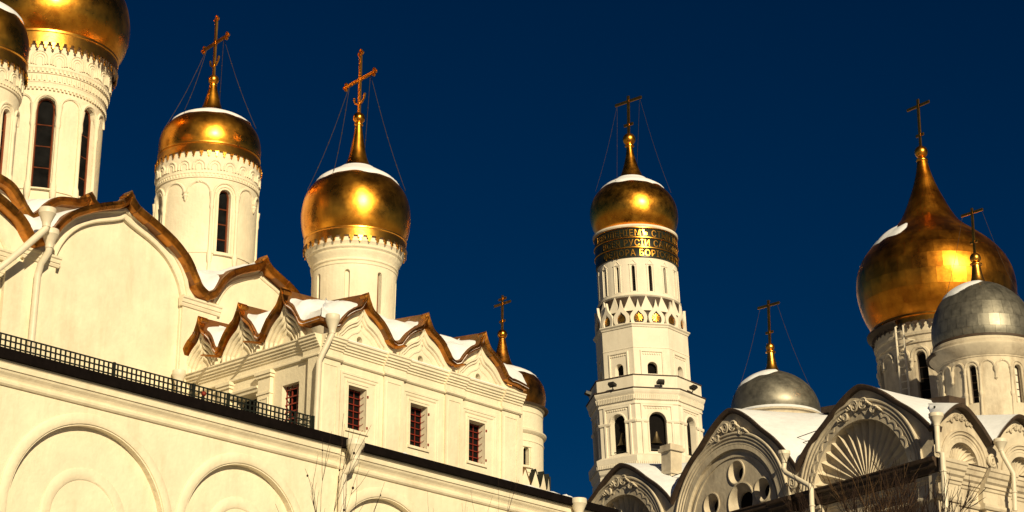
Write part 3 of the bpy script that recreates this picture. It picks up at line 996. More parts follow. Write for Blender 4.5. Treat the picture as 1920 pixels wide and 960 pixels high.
# ---- drums
def arcaded_drum(parent, cx, cy, rb, rt_, zb, zt, z_sp, narch, a_first, win_every, z_sill, corbel=True, frieze=None, seg=96, colr=.055,
                 win_h=.44, a_lim=(-1.9, 1.9), wmat='cream', pane='glass', fmat='frame', rows=4, lit=None):
    ax = axis(cx, cy)
    step = 2 * pi / narch
    wins = []
    cents = []
    for k in range(narch):
        a = a_first + k * step
        while a > pi:
            a -= 2 * pi
        w = (k % win_every == 0)
        cents.append((a, w))
        if w and abs(a) < 2.2:
            wins.append((a, step * win_h * .55, z_sill, z_sp - .04))
    m = shaft(MB(), ax, rb, zb, rt_, zt, wins, seg, .24)
    if frieze:
        m.lathe(ax, frieze, 96)
    o = m.build('drum', wmat, parent, smooth=28)
    rad = rt_
    for c, h, a_, b_ in wins:
        drum_window(o, ax, rb + (rt_ - rb) * .7, c, h, a_, b_, .20, rows, .045, pane, fmat)
        sl = MB()
        sl.lathe(ax, [(rad - .03, z_sill - .08), (rad + .07, z_sill - .08), (rad + .07, z_sill - .03), (rad - .1, z_sill)], 10, c - h * 1.5, c + h * 1.5)
        sl.build('sill', wmat, o)
    for a, w in cents:
        if not (a_lim[0] < a < a_lim[1]):
            continue
        mm = MB()
        cyl_arch(mm, ax, rad + .005, a, step * .44, z_sp, colr * .85, 0)
        if w:
            cyl_arch(mm, ax, rad + .0, a, step * win_h * .55 + .05 / rad * 1.6, z_sp - .03, colr * .55, z_sp - z_sill - .02)
        mm.build('blind_arch', wmat, o, smooth=40)
    for k in range(narch):
        a = a_first + (k + .5) * step
        while a > pi:
            a -= 2 * pi
        if not (a_lim[0] < a < a_lim[1]):
            continue
        byw = (k % win_every == 0) or ((k + 1) % win_every == 0)
        if byw or not corbel:
            mm = MB()
            p = ax(a, rad + .015, 0)
            colonnette(mm, p, zb + .3 if z_sill - zb > .6 else zb, z_sp + .02, colr)
            mm.build('colonnette', wmat, o, smooth=40)
        else:
            mm = MB()
            p = ax(a, rad + .02, z_sp - .06)
            mm.lathe(axis(p[0], p[1]), [(.01, z_sp - .30), (.05, z_sp - .24), (.045, z_sp - .2), (.09, z_sp - .12), (.07, z_sp - .06), (.11, z_sp)], 10)
            mm.build('corbel', wmat, o, smooth=40)
    return o, ax


# right gilded drum
p = AW(2.9, 9.5, 0)
fz = [(1.69, 27.52), (1.73, 27.53), (1.73, 27.57), (1.71, 27.59), (1.71, 27.67), (1.735, 27.68), (1.735, 27.72), (1.725, 27.74), (1.735, 28.10), (1.745, 28.40), (1.745, 28.50)]
o, ax = arcaded_drum(cath, p[0], p[1], 1.645, 1.69, 22.5, 27.52, 27.00, 12, D(29), 3, 24.95, frieze=fz)
m = MB()
ring_teeth(m, ax, 1.70, 27.585, 27.675, 88, .035, .5)
m.build('dentil_course', 'cream', o, kind='stuff')
for k in range(-6, 7):
    a = D(-2 + 17.2 * k)
    mm = MB()
    cyl_arch(mm, ax, 1.735, a, .118, 27.93, .040, .12, 10)
    cyl_arch(mm, ax, 1.735, a, .062, 27.92, .026, .12, 8)
    mm.build('frieze_arch', 'cream', o, smooth=40)
m = MB()
m.lathe(ax, [(1.665, 24.90), (1.70, 24.92), (1.70, 24.97), (1.665, 25.0)], 96)
m.build('string_course', 'cream', o)
d2p = [(1.69, 28.82), (1.72, 28.98), (1.725, 29.18), (1.69, 29.45), (1.60, 29.70), (1.42, 29.95), (1.15, 30.16), (.82, 30.32), (.54, 30.45), (.40, 30.58), (.30, 30.80), (.21, 31.15), (.145, 31.42), (.12, 31.58)]
gilt_dome(cath, ax, d2p, [(1.69, 28.85), (1.73, 28.83), (1.735, 28.78), (1.70, 28.76), (1.80, 28.44)], 44, .12, .20, 31.74, .185, (29.95, .045, 2.0))
cross_on(cath, (p[0], p[1], 31.9), 2.15, .80, PH, .055, chains=[(-.55, ax(D(-85), 1.56, 29.9)), (.55, ax(D(85), 1.56, 29.9)), (-.55, ax(D(-30), 1.45, 30.1)), (.55, ax(D(178), 1.3, 30.2))], bar_z=.57)

# great central drum
p = AW(-1.1, 14.0, 0)
fz = [(2.10, 30.62), (2.15, 30.63), (2.15, 30.69), (2.12, 30.71), (2.14, 30.8), (2.16, 30.82), (2.16, 31.10), (2.20, 31.12), (2.20, 31.18), (2.18, 31.2), (2.20, 31.24), (2.24, 31.3), (2.26, 31.8), (2.28, 32.1), (2.28, 32.25)]
o, ax = arcaded_drum(cath, p[0], p[1], 2.02, 2.10, 24.0, 30.62, 30.02, 16, D(17), 2, 27.1, corbel=False, frieze=fz, colr=.07, win_h=.72, a_lim=(-1.3, 1.6))
m = MB()
ring_teeth(m, ax, 2.12, 30.55, 30.66, 96, .05, .5)
ring_teeth(m, ax, 2.20, 31.16, 31.27, 96, .045, .5)
m.build('dentil_course', 'cream', o, kind='stuff')
m = MB()
for k in range(72):
    a = D(-60 + 160 * k / 72)
    h_ = D(160 / 72 * .40)
    up_ = k % 2
    z0, z1 = (30.86, 31.06) if up_ else (31.06, 30.86)
    m.add([ax(a - h_, 2.165, z0), ax(a + h_, 2.165, z0), ax(a, 2.165, z1), ax(a - h_, 2.20, z0), ax(a + h_, 2.20, z0), ax(a, 2.20, z1)],
          [(0, 1, 2), (3, 5, 4), (0, 3, 4, 1), (1, 4, 5, 2), (2, 5, 3, 0)])
m.build('triangle_frieze', 'cream', o, kind='stuff')
for k in range(-4, 7):
    a = D(8 + 16.4 * k)
    mm = MB()
    cyl_arch(mm, ax, 2.265, a, .118, 31.62, .035, .20, 12)
    cyl_arch(mm, ax, 2.26, a, .084, 31.60, .032, .20, 10)
    cyl_arch(mm, ax, 2.25, a, .050, 31.58, .028, .20, 8)
    mm.build('frieze_arch', 'cream', o, smooth=40)
m = MB()
m.lathe(ax, [(2.03, 27.0), (2.10, 27.02), (2.10, 27.08), (2.03, 27.12)], 96)
m.build('string_course', 'cream', o)
bp = [(2.42, 32.62), (2.58, 32.85), (2.72, 33.2), (2.78, 33.6), (2.76, 34.1), (2.62, 34.7), (2.3, 35.25), (1.8, 35.7), (1.2, 36.0), (.7, 36.25), (.45, 36.6), (.3, 37.2), (.2, 37.8), (.17, 38.0)]
gilt_dome(cath, ax, bp, [(2.42, 32.64), (2.47, 32.60), (2.47, 32.53), (2.44, 32.5), (2.46, 32.15)], 60, .16, .26, 38.2, .28)
ic = MB()
for k in range(12):
    a = D(60 + 3.6 * k)
    L = .15 + .35 * hsh(k, 8)
    ic.tube([ax(a, 2.46, 32.1), ax(a, 2.44, 32.1 - L)], [.035, .006], 5)
ic.build('icicles', 'fascia', cath, kind='stuff')
cross_on(cath, (p[0], p[1], 38.45), 3.2, 1.2, PH, .075, bar_z=.57)

# corner drum at the left edge
p = AW(-6.65, 9.5, 0)
fz = [(1.45, 27.95), (1.50, 27.97), (1.50, 28.02), (1.48, 28.04), (1.51, 28.14), (1.52, 28.18), (1.53, 28.6), (1.54, 28.75), (1.54, 28.85)]
o, ax = arcaded_drum(cath, p[0], p[1], 1.42, 1.45, 23.0, 27.95, 27.22, 12, D(65), 3, 25.1, frieze=fz, a_lim=(-.2, 1.9), colr=.06)
m = MB()
ring_teeth(m, ax, 1.49, 28.05, 28.14, 80, .035, .5)
m.build('dentil_course', 'cream', o, kind='stuff')
for k in range(-1, 6):
    a = D(9 + 20 * k)
    mm = MB()
    cyl_arch(mm, ax, 1.53, a, .13, 28.36, .034, .14, 10)
    cyl_arch(mm, ax, 1.53, a, .085, 28.35, .030, .14, 8)
    mm.build('frieze_arch', 'cream', o, smooth=40)
fp = [(1.58, 29.22), (1.62, 29.45), (1.625, 29.75), (1.58, 30.1), (1.44, 30.45), (1.18, 30.75), (.82, 31.0), (.5, 31.2), (.33, 31.5), (.2, 32.0), (.13, 32.3)]
gilt_dome(cath, ax, fp, [(1.58, 29.25), (1.63, 29.22), (1.635, 29.17), (1.60, 29.14), (1.66, 28.80)], 40, .13, .22, 32.45, .18, (30.4, .05, .4))
cross_on(cath, (p[0], p[1], 32.6), 2.15, .80, PH, .055, bar_z=.57)

# ================================================================== round corner tower behind the chapel
p = AW(11.5, 3.5, 0)
rtw = thing('round_tower', p, 'small round cream tower with bronze-gold cap peeping out behind the chapel', 'tower')
ax = axis(p[0], p[1])
m = MB()
wz = [(D(36), .085, 18.55, 19.05)]
shaft(m, ax, 1.42, 10.0, 1.40, 19.62, wz, 64, .2)
m.lathe(ax, [(1.40, 19.62), (1.46, 19.66), (1.50, 19.72), (1.50, 19.76), (1.42, 19.80), (1.385, 19.82), (1.375, 20.35), (1.40, 20.38), (1.385, 20.41), (1.39, 20.56), (1.46, 20.62)], 72)
m.lathe(ax, [(1.40, 18.30), (1.43, 18.32), (1.43, 18.35), (1.40, 18.37)], 72)
m.lathe(ax, [(1.40, 19.36), (1.42, 19.37), (1.42, 19.40), (1.40, 19.41)], 72)
m.build('drum', 'cream', rtw, smooth=28)
o = MB().grid([[ax(D(36) + .085 * k / 3, 1.22, z) for k in range(-3, 4)] for z in (18.5, 19.2)]).build('window', 'dark', rtw)
f = MB()
f.tube([ax(D(36) - .14, 1.42, 18.5), ax(D(36) - .14, 1.42, 19.12), ax(D(36) - .14, 1.42, 19.18), ax(D(36) + .14, 1.42, 19.18), ax(D(36) + .14, 1.42, 19.12), ax(D(36) + .14, 1.42, 18.5)], .035, 6)
f.tube([ax(D(36) - .18, 1.44, 18.48), ax(D(36), 1.45, 18.48), ax(D(36) + .18, 1.44, 18.48)], .03, 6)
f.build('window_surround', 'cream', o)
cap = MB().lathe(ax, [(1.40, 20.60), (1.55, 20.61), (1.57, 20.65), (1.42, 20.72)], 72).build('eave', 'fascia', rtw)
pr = crom([(1.42, 20.72), (1.47, 20.95), (1.475, 21.2), (1.40, 21.5), (1.20, 21.78), (.88, 21.98), (.55, 22.12), (.38, 22.25), (.27, 22.5), (.18, 22.85), (.11, 23.2)], 4)
o = MB().lathe(ax, pr, 72).build('dome', 'strip', rtw, smooth=50)
snow_cap(o, ax, [q for q in pr if q[1] > 21.7 and q[0] > .5], 21.7, .03, .7)
MB().ball(ax(0, 0, 23.36), .17, 18, 12).build('ball', 'gold', o, smooth=50)
cross_on(rtw, (p[0], p[1], 23.5), 1.25, .42, radians(48), .04, ends=False, low=False, bar_z=.76)
for k in range(6):
    a = D(14 + 15 * k)
    c0 = ax(a, 1.62, 0)
    Q = lambda s, z, d: (c0[0] + s * cos(a) + d * sin(a), c0[1] + s * sin(a) - d * cos(a), z)
    b = MB().poly(Q, [[(-.17, 16.8), (.17, 16.8), (.17, 17.9), (0, 18.34), (-.17, 17.9)]], .0, .3)
    o = b.build('kokoshnik', 'cream', rtw)
    MB().sweep(Q, [(-.21, 17.86), (-.17, 17.93), (0, 18.37), (.17, 17.93), (.21, 17.86)], [(.0, -.3), (.0, .02), (.02, .02), (.02, -.3)]).build('cap_sheet', 'iron' if k > 1 else 'copper', o)

# ================================================================== bell tower
BX, BY, LEAN = 10.9, 180.0, -0.045
tow = thing('bell_tower', (11.7, 180.0, 0), 'tall white octagonal bell tower with three black inscription bands and gold dome', 'bell tower')
bx = axis(BX, BY, LEAN, 62.0)
OA = radians(7.7)


def octf(k, R):
    """face frame of an octagon with circumradius R"""
    a = OA + k * pi / 4
    ap = R * cos(pi / 8)

    def Q(s, z, d):
        c = bx(a, ap + d, z)
        return (c[0] + s * cos(a), c[1] + s * sin(a), z)
    return Q, R * sin(pi / 8)


def octring(mb, prof):
    """profile (R, z) turned as an octagon"""
    rows = [[bx(OA + pi / 8 + k * pi / 4, R, z) for k in range(8)] for R, z in prof]
    return mb.grid(rows, closed=True)


def archhole(c, hw, zb, zs, n=12):
    return [(c - hw, zb), (c + hw, zb)] + arc(c, zs, hw, n, 0, pi)


def oct_tier(name, R, z0, z1, hw, zb, zs, thick, faces=range(-3, 4), extra=None):
    octring(MB(), [(R - thick * 1.08, z0), (R - thick * 1.08, z1)]).build('shade_lining', 'dark', tow)  # near-black lining behind the openings; the interior shade is put into its colour
    for k in range(-4, 4):
        Q, h = octf(k, R)
        loops = [rect(-h, h, z0, z1)]
        if k in faces:
            loops.append(archhole(0, hw, zb, zs))
        w = MB().poly(Q, loops, 0, 0, thick).build(name, 'white', tow)
        if k in faces and abs(k) <= 2 and extra:
            extra(Q, h, w)


def low_extra(Q, h, w):
    MB().sweep(Q, [(-1.18, 44.4), (-1.18, 49.05), (1.18, 49.05), (1.18, 44.4)], [(0, -.01), (0, .10), (-.16, .10), (-.20, .04), (-.20, -.01)], flip=-1).build('niche_frame', 'white', w)
    for s0, s1 in ((-h, -.74), (.74, h)):
        MB().extrude_s(Q, s0, s1, [(47.66, -.01), (47.68, .10), (47.80, .14), (47.90, .14), (47.94, -.01)]).build('impost', 'white', w)
    MB().sweep(Q, [(-.74, 45.2)] + arc(0, 47.84, .74, 14) + [(.74, 45.2)], [(0, -.01), (0, .06), (.10, .06), (.14, .02), (.14, -.01)]).build('archivolt', 'white', w)
    dn = MB()
    for i in range(9):
        dn.box(Q, -.95 + .225 * i - .06, -.95 + .225 * i + .06, 48.86, 49.0, .0, .07)
    dn.build('dentils', 'white', w, kind='stuff')
    MB().box(Q, -.74, .74, 45.42, 45.48, -.32, -.26).build('parapet_rail', 'iron', w)


def up_extra(Q, h, w):
    MB().sweep(Q, [(-.86, 51.5), (-.86, 53.95), (.86, 53.95), (.86, 51.5)], [(0, -.01), (0, .09), (-.10, .09), (-.14, .03), (-.14, -.01)], flip=-1).build('niche_frame', 'white', w)
    dn = MB()
    for i in range(8):
        dn.box(Q, -.70 + .2 * i - .055, -.70 + .2 * i + .055, 53.72, 53.86, .0, .07)
    dn.build('dentils', 'white', w, kind='stuff')
    MB().extrude_s(Q, -h, h, [(54.28, -.01), (54.30, .03), (54.36, .03), (54.38, -.01)]).build('string_course', 'white', w)


octring(MB(), [(5.35, 0), (5.35, 30), (5.2, 38), (5.0, 43.4)]).build('lower_tier', 'white', tow)
oct_tier('belfry_wall', 4.74, 43.4, 49.25, .72, 45.2, 47.84, .55, extra=low_extra)
m = MB()
octring(m, [(4.74, 43.2), (5.05, 43.6), (5.12, 43.9), (5.25, 44.35), (5.28, 44.75), (4.70, 45.05)])
m.build('base_cornice', 'white', tow)
m = MB()
octring(m, [(4.74, 49.2), (4.84, 49.24), (4.84, 49.36), (4.78, 49.4), (4.80, 49.56), (4.92, 49.66), (4.96, 50.0), (5.08, 50.2), (5.14, 50.36), (5.14, 50.48), (4.9, 50.62)])
m.build('cornice', 'white', tow)
m = MB()
octring(m, [(5.16, 50.50), (5.22, 50.50), (5.22, 50.58), (4.9, 50.66)])
m.build('cornice_flashing', 'fascia', tow)
m = MB()
octring(m, [(4.86, 50.6), (4.86, 51.66), (4.74, 51.72), (3.7, 51.70)])
m.build('parapet', 'white', tow)
m = MB()
octring(m, [(4.84, 51.69), (4.93, 51.67), (4.93, 51.75), (4.6, 51.80)])
m.build('parapet_flashing', 'fascia', tow)
m = MB()
for k in range(-3, 4):
    Q, h = octf(k, 4.80)
    n = 22
    for i in range(n):
        s = -h + 2 * h * (i + .5) / n
        m.hexa([Q(s - .055, 49.62, .0), Q(s + .035, 49.62, .0), Q(s + .085, 50.02, .10), Q(s - .005, 50.02, .10),
                Q(s - .055, 49.58, .13), Q(s + .035, 49.58, .13), Q(s + .085, 49.98, .23), Q(s - .005, 49.98, .23)])
    Q, h = octf(k, 5.12)
    for i in range(n):
        s = -h + 2 * h * (i + .5) / n
        m.box(Q, s - .06, s + .05, 44.0, 44.28, .0, .14)
m.build('corbel_course', 'white', tow, kind='stuff')
oct_tier('octagon_wall', 4.02, 51.0, 56.15, .42, 52.05, 52.68, .5, extra=up_extra)
octring(MB(), [(4.02, 56.1), (4.10, 56.14), (4.14, 56.26), (4.26, 56.36), (4.26, 56.44), (3.4, 56.50)]).build('octagon_cornice', 'white', tow)
# ring of keel-arched kokoshniks with gilt stars, pointed gables behind
m = MB().lathe(bx, [(3.62, 56.4), (3.50, 59.1)], 64)
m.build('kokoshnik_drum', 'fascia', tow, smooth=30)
NK = 16
for k in range(-5, 6):
    a = radians(-6.0 + 22.5 * k)
    Q = lambda s, z, d, a=a: (lambda c: (c[0] + s * cos(a), c[1] + s * sin(a), z))(bx(a, 3.72 + d, z))
    outer = [(-.62, 56.46), (.62, 56.46)] + [(x, 56.46 + z) for x, z in
             crom([(.70, .25), (.72, .55), (.62, .85), (.40, 1.12), (.20, 1.40), (.10, 1.70), (0, 2.14)], 3)]
    outer += [(-x, z) for x, z in reversed(outer[2:-1])]
    hole = [(x, 56.50 + z) for x, z in crom([(.34, .0), (.42, .2), (.42, .45), (.32, .68), (.15, .86), (0, 1.05)], 3)]
    hole = hole + [(-x, z) for x, z in reversed(hole[:-1])]
    o = MB().poly(Q, [outer, hole], .20, .22, .16).build('kokoshnik', 'white', tow)
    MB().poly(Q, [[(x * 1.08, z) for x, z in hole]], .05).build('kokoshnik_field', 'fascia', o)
    st = []
    for i in range(20):
        t = pi / 2 + 2 * pi * i / 20
        rr = .40 if i % 2 == 0 else .27
        st.append((rr * cos(t), 56.98 + rr * sin(t)))
    sm = MB()
    sm.add([Q(0, 56.98, .11)] + [Q(a_, b_, .08) for a_, b_ in st], [(0, i + 1, (i + 1) % 20 + 1) for i in range(20)])
    sm.build('star', 'goldtrim', o)
    # pointed gable between two kokoshniks
    a2 = a + radians(11.25)
    Q2 = lambda s, z, d, a=a2: (lambda c: (c[0] + s * cos(a), c[1] + s * sin(a), z))(bx(a, 3.52 + d, z))
    t_ = [Q2(-.58, 57.62, .22), Q2(.58, 57.62, .22), Q2(.0, 59.0, .08), Q2(-.42, 57.62, -.05), Q2(.42, 57.62, -.05), Q2(0, 59.0, -.05)]
    MB().add(t_, [(0, 1, 2), (3, 5, 4), (0, 2, 5, 3), (1, 4, 5, 2), (0, 3, 4, 1)]).build('pointed_gable', 'white', tow)
# slit-window storey
m = MB()
SW = [(radians(-10.0 + 24.0 * k), .042, 59.42, 61.60) for k in range(-4, 5)]
shaft(m, bx, 3.50, 59.15, 3.46, 62.5, SW, 72, .3)
m.lathe(bx, [(3.46, 58.9), (3.56, 58.98), (3.62, 59.05), (3.62, 59.12), (3.50, 59.18)], 72)
m.build('slit_storey', 'white', tow, smooth=28)
for c, h, zb, zs in SW:
    o = MB().grid([[bx(c + h * k / 2, 3.25, z) for k in range(-2, 3)] for z in (zb, zs + .16)]).build('slit_window', 'dark', tow)
    f = MB()
    f.tube([bx(c - .085, 3.50, zb - .05), bx(c - .085, 3.49, zs + .18), bx(c - .085, 3.48, zs + .26), bx(c, 3.48, zs + .62), bx(c + .085, 3.48, zs + .26), bx(c + .085, 3.49, zs + .18), bx(c + .085, 3.50, zb - .05)], .045, 5)
    f.tube([bx(c - .11, 3.50, zs + .24), bx(c, 3.50, zs + .24), bx(c + .11, 3.50, zs + .24)], .045, 5)
    f.build('slit_surround', 'white', o)
# inscription bands
def islands(me):
    par = list(range(len(me.vertices)))

    def find(a):
        while par[a] != a:
            par[a] = par[par[a]]
            a = par[a]
        return a
    for pl in me.polygons:
        v0 = find(pl.vertices[0])
        for q in pl.vertices[1:]:
            par[find(q)] = v0
    key = {}
    for a in range(len(par)):            # front and back of a letter share their outline
        co = me.vertices[a].co
        k = (round(co.x, 4), round(co.y, 4))
        if k in key:
            par[find(a)] = find(key[k])
        else:
            key[k] = a
    grp = {}
    for pl in me.polygons:
        grp.setdefault(find(pl.vertices[0]), []).append(tuple(pl.vertices))
    return list(grp.values())


zb0 = 62.46
txts = ('\u0418\u0417\u0412\u041e\u041b\u0415\u041d\u0406\u0415\u041c\u042a \u0421\u0422\u042b\u0418 \u0422\u0420\u041e\u0426\u042b',
        '\u0412\u0421\u0415\u042f \u0420\u0423\u0421\u0406\u0418 \u0421\u0410\u041c\u041e\u0414\u0415\u0420',
        '\u0424\u0415\u0414\u041e\u0420\u0410 \u0411\u041e\u0420\u0406\u0421\u041e\u0412\u0418\u0427\u0410')
dg = bpy.context.evaluated_depsgraph_get()
for i, tx in enumerate(reversed(txts)):
    z0 = zb0 + i * .90
    m = MB().lathe(bx, [(3.46, z0 - .02), (3.58, z0), (3.58, z0 + .80), (3.60, z0 + .84), (3.46, z0 + .9)], 96)
    o = m.build('inscription_band', 'band', tow, smooth=28)
    rp = MB()
    n = 150
    rp.tube([bx(-pi + 2 * pi * j / n, 3.615 + .018 * (j % 2), z0 + .855) for j in range(n + 1)], .062, 6)
    rp.build('gilt_rope', 'goldtrim', o, smooth=50)
    cu = bpy.data.curves.new('lettering', 'FONT')
    cu.body = tx
    cu.size = .86
    cu.align_x = 'CENTER'
    cu.extrude = 0.03
    cu.resolution_u = 2
    cu.space_character = 1.12
    to = bpy.data.objects.new('lettering_source', cu)
    COL.objects.link(to)
    bpy.context.view_layer.update()
    dg = bpy.context.evaluated_depsgraph_get()
    me = bpy.data.meshes.new_from_object(to.evaluated_get(dg))
    isl = islands(me)
    src = [(v.co.x, v.co.y, v.co.z) for v in me.vertices]
    for fs in isl:
        ids = sorted({q for f_ in fs for q in f_})
        mp = {q: n_ for n_, q in enumerate(ids)}
        lm = MB()
        lm.v = [bx(src[q][0] * .80 / 3.6 + radians(12.0), 3.60 + src[q][2], z0 + .08 + src[q][1] * .92) for q in ids]
        lm.f = [tuple(mp[q] for q in f_) for f_ in fs]
        lm.build('letter', 'goldtrim', o)
    bpy.data.objects.remove(to)
    bpy.data.meshes.remove(me)
MB().lathe(bx, [(3.50, 65.13), (3.66, 65.16), (3.72, 65.26), (3.70, 65.40), (3.3, 65.52)], 96).build('white_ring', 'white', tow, smooth=30)
iv = crom([(3.20, 65.45), (3.44, 65.85), (3.70, 66.4), (3.83, 67.05), (3.84, 67.7), (3.70, 68.4), (3.36, 69.1), (2.82, 69.72), (2.10, 70.22), (1.45, 70.58), (1.10, 70.95), (.86, 71.45), (.58, 72.3), (.37, 73.2), (.27, 74.0)], 4)
o = MB().lathe(bx, iv, 96).build('dome', 'gold', tow, smooth=60)
snow_cap(o, bx, [q for q in iv if q[1] > 69.5 and q[0] > 1.2], 69.5, .10, 3.0)
b = MB().ball(bx(0, 0, 74.66), .57, 24, 14)
b.lathe(bx, [(.28, 73.9), (.42, 73.98), (.42, 74.08), (.3, 74.15)], 20)
b.build('ball', 'gold', o, smooth=50)
pb = bx(0, 0, 75.1)
cross_on(tow, pb, 3.75, 1.52, radians(43), .12, ends=False, low=False, bar_z=.86,
         chains=[(-1.3, bx(D(-75), 3.4, 69.4)), (1.3, bx(D(80), 3.4, 69.4)), (-1.3, bx(D(-30), 2.9, 70.0)), (1.3, bx(D(170), 2.6, 70.3))])
# bells
for k, lab in ((0, 'bronze bell hanging in the middle arch of the white bell tower'), (1, 'bronze bell half seen in the right-hand arch of the bell tower'), (-1, 'bronze bell in the dark left-hand arch of the bell tower')):
    a = OA + k * pi / 4
    c = bx(a, 3.55, 47.5)
    bt = thing('bell', (c[0], c[1], 46.0), lab, 'bell', 'bells in the bell tower arches')
    ba = axis(c[0], c[1])
    MB().lathe(ba, [(.02, 47.35), (.2, 47.3), (.28, 47.1), (.32, 46.7), (.42, 46.3), (.58, 46.0), (.54, 46.0), (.3, 46.6), (.02, 47.1)], 24).build('bell_body', 'bronze', bt, smooth=40)
    MB().tube([ba(0, 0, 47.3), ba(0, 0, 48.4)], .07, 6).build('hanger', 'iron', bt)
    MB().tube([ba(0, 0, 46.8), ba(0, 0, 45.95)], [.03, .08], 6).build('clapper', 'iron', bt)
# floodlights on the parapet ledge
for k, (ka, nm) in enumerate(((-.98, 'black floodlight on the left face ledge of the bell tower'), (.08, 'black floodlight on the front face ledge of the bell tower'),
                              (.92, 'black floodlight on the right face ledge of the bell tower'), (-1.85, 'black floodlight at the far left edge of the bell tower ledge'))):
    a = OA + ka * pi / 4
    c = bx(a, 4.86, 50.68)
    fl = thing('floodlight', c, nm, 'floodlight', 'floodlights on the bell tower ledge')
    Q = lambda s, z, d: (c[0] + s * cos(a) + d * sin(a), c[1] + s * sin(a) - d * cos(a), c[2] + z)
    MB().hexa([Q(-.34, .10, .05), Q(.34, .10, .05), Q(.34, .34, .0), Q(-.34, .34, .0), Q(-.26, .26, .5), Q(.26, .26, .5), Q(.26, .48, .42), Q(-.26, .48, .42)]).build('lamp_head', 'lamp', fl)
    MB().tube([Q(0, -.1, .1), Q(0, .2, .2)], .05, 6).build('bracket', 'lamp', fl)

# ================================================================== right-hand church
ch = thing('church', BW(10, 12, 0), 'weathered white church with carved shell gables, one gold and two grey domes at right', 'church')
ZS = [(0, 1.0), (.08, .975), (.20, .90), (.36, .76), (.54, .565), (.74, .365), (.90, .16), (1.0, .0)]      # pointed-round gable, unit half
left_out = []
LG = [(4.68, 4.55, 26.45, 2.95, 'shell'), (14.15, 4.50, 26.95, 3.38, 'round'), (23.3, 4.35, 26.6, 2.7, 'shell')]
for c, hw, z0, H, kind in LG:
    left_out += [q for q in keel(c, [(x * hw, z * H) for x, z in ZS], z0=z0, n=4)]
left_out[0] = (-.45, 26.3)
left_out.append((29.0, 26.5))
RG = [(1.50, 2.02, 26.22, 1.42)] + [(5.72 + 4.18 * k, 2.02, 26.3, 1.55) for k in range(4)]
right_out = []
ZR = [(0, 1.0), (.12, .98), (.28, .88), (.48, .68), (.68, .45), (.86, .20), (1.0, 0)]
for c, hw, z0, H in RG:
    right_out += keel(c, [(x * hw, z * H) for x, z in ZR], z0=z0, n=4)
# walls: gable storey on both faces
AL = [(5.0, 24.55, 3.25), (14.35, 24.65, 3.62), (23.5, 24.55, 3.1)]
wl = [(-.0, 24.0), (28.5, 24.0)] + [(max(a, 0) if a < 28.4 else 28.4, b - .12) for a, b in reversed(left_out) if a >= 0]
MB().poly(BL, [wl] + [[(c - r, 24.2), (c + r, 24.2)] + arc(c, zc, r, 36, 0, pi) for c, zc, r in AL], 0, 0, .95).build('wall', 'old', ch)
ARR = [(1.85, 24.98, 1.02)] + [(6.05 + 4.18 * k, 24.98, 1.02) for k in range(4)]
wr = [(0, 24.0), (20.4, 24.0), (20.4, 26.2)] + [(a, b - .12) for a, b in reversed(right_out) if a >= 0] + [(0, 26.2)]
MB().poly(BR, [wr] + [[(c - r, 24.5), (c + r, 24.5)] + arc(c, zc, r, 28, 0, pi) for c, zc, r in ARR], 0, 0, .45).build('wall', 'old', ch)
MB().poly(BL, [rect(0, 28.5, 0, 24.0)], 0).build('lower_wall', 'old', ch)
MB().poly(BR, [rect(0, 20.4, 0, 24.0)], 0).build('lower_wall', 'old', ch)
MB().poly(lambda s, z, d: BW(20.4 + d, s, z), [rect(0, 28.5, 0, 26.2)], 0).build('end_wall', 'old', ch)
MB().poly(lambda s, z, d: BW(s, 28.5 + d, z), [rect(0, 20.4, 0, 26.4)], 0).build('end_wall', 'old', ch)


def shell(parent, P, c, zc, R, d0, depth, n, a_from=0.0, a_to=pi):
    """fluted half-dome niche: every flute its own piece"""
    o = MB().poly(P, [[(c - R * 1.25, zc - .6), (c + R * 1.25, zc - .6)] + arc(c, zc, R * 1.25, 24, 0, pi)], d0 - depth - .08).build('shell_niche', 'old', parent)
    for k in range(n):
        t0 = a_from + (a_to - a_from) * k / n
        t1 = a_from + (a_to - a_from) * (k + 1) / n
        rows = []
        for j in range(11):
            q = j / 10.0
            r = R * (.13 + .87 * q)
            row = []
            for i in range(7):
                u = i / 6.0
                t = t0 + (t1 - t0) * u
                lobe = sin(pi * u)
                rr = r * (1 + .055 * lobe * max(0, (q - .8) / .2))
                dd = d0 - depth * sqrt(max(0.0, 1 - (q * .97) ** 2)) - .11 * R * (lobe ** .8) * (.25 + .75 * q)
                if j == 10:
                    dd = d0 - .02 * R * lobe
                row.append(P(c + rr * cos(t), zc + rr * sin(t), dd))
            rows.append(row)
        MB().grid(rows).build('flute', 'old', o, smooth=70)
    hb = MB()
    hb.poly(P, [circ(c, zc, R * .15, 16)], d0 - depth * .92, .25)
    for k in range(7):
        t = pi * k / 6
        hb.ball(P(c + R * .12 * cos(t), zc + R * .12 * sin(t), d0 - depth * .88), R * .05, 8, 6)
    hb.build('shell_boss', 'old', o)
    # scalloped lip
    lip = []
    for k in range(n):
        for i in range(6):
            u = i / 6.0
            t = a_from + (a_to - a_from) * (k + u) / n
            lip.append((c + R * (1 + .055 * sin(pi * u)) * cos(t), zc + R * (1 + .055 * sin(pi * u)) * sin(t)))
    MB().sweep(P, lip, [(0, d0 - .02), (0, d0 + .03 * R), (-.035 * R, d0 + .03 * R), (-.035 * R, d0 - .02)]).build('scalloped_lip', 'old', o)
    return o


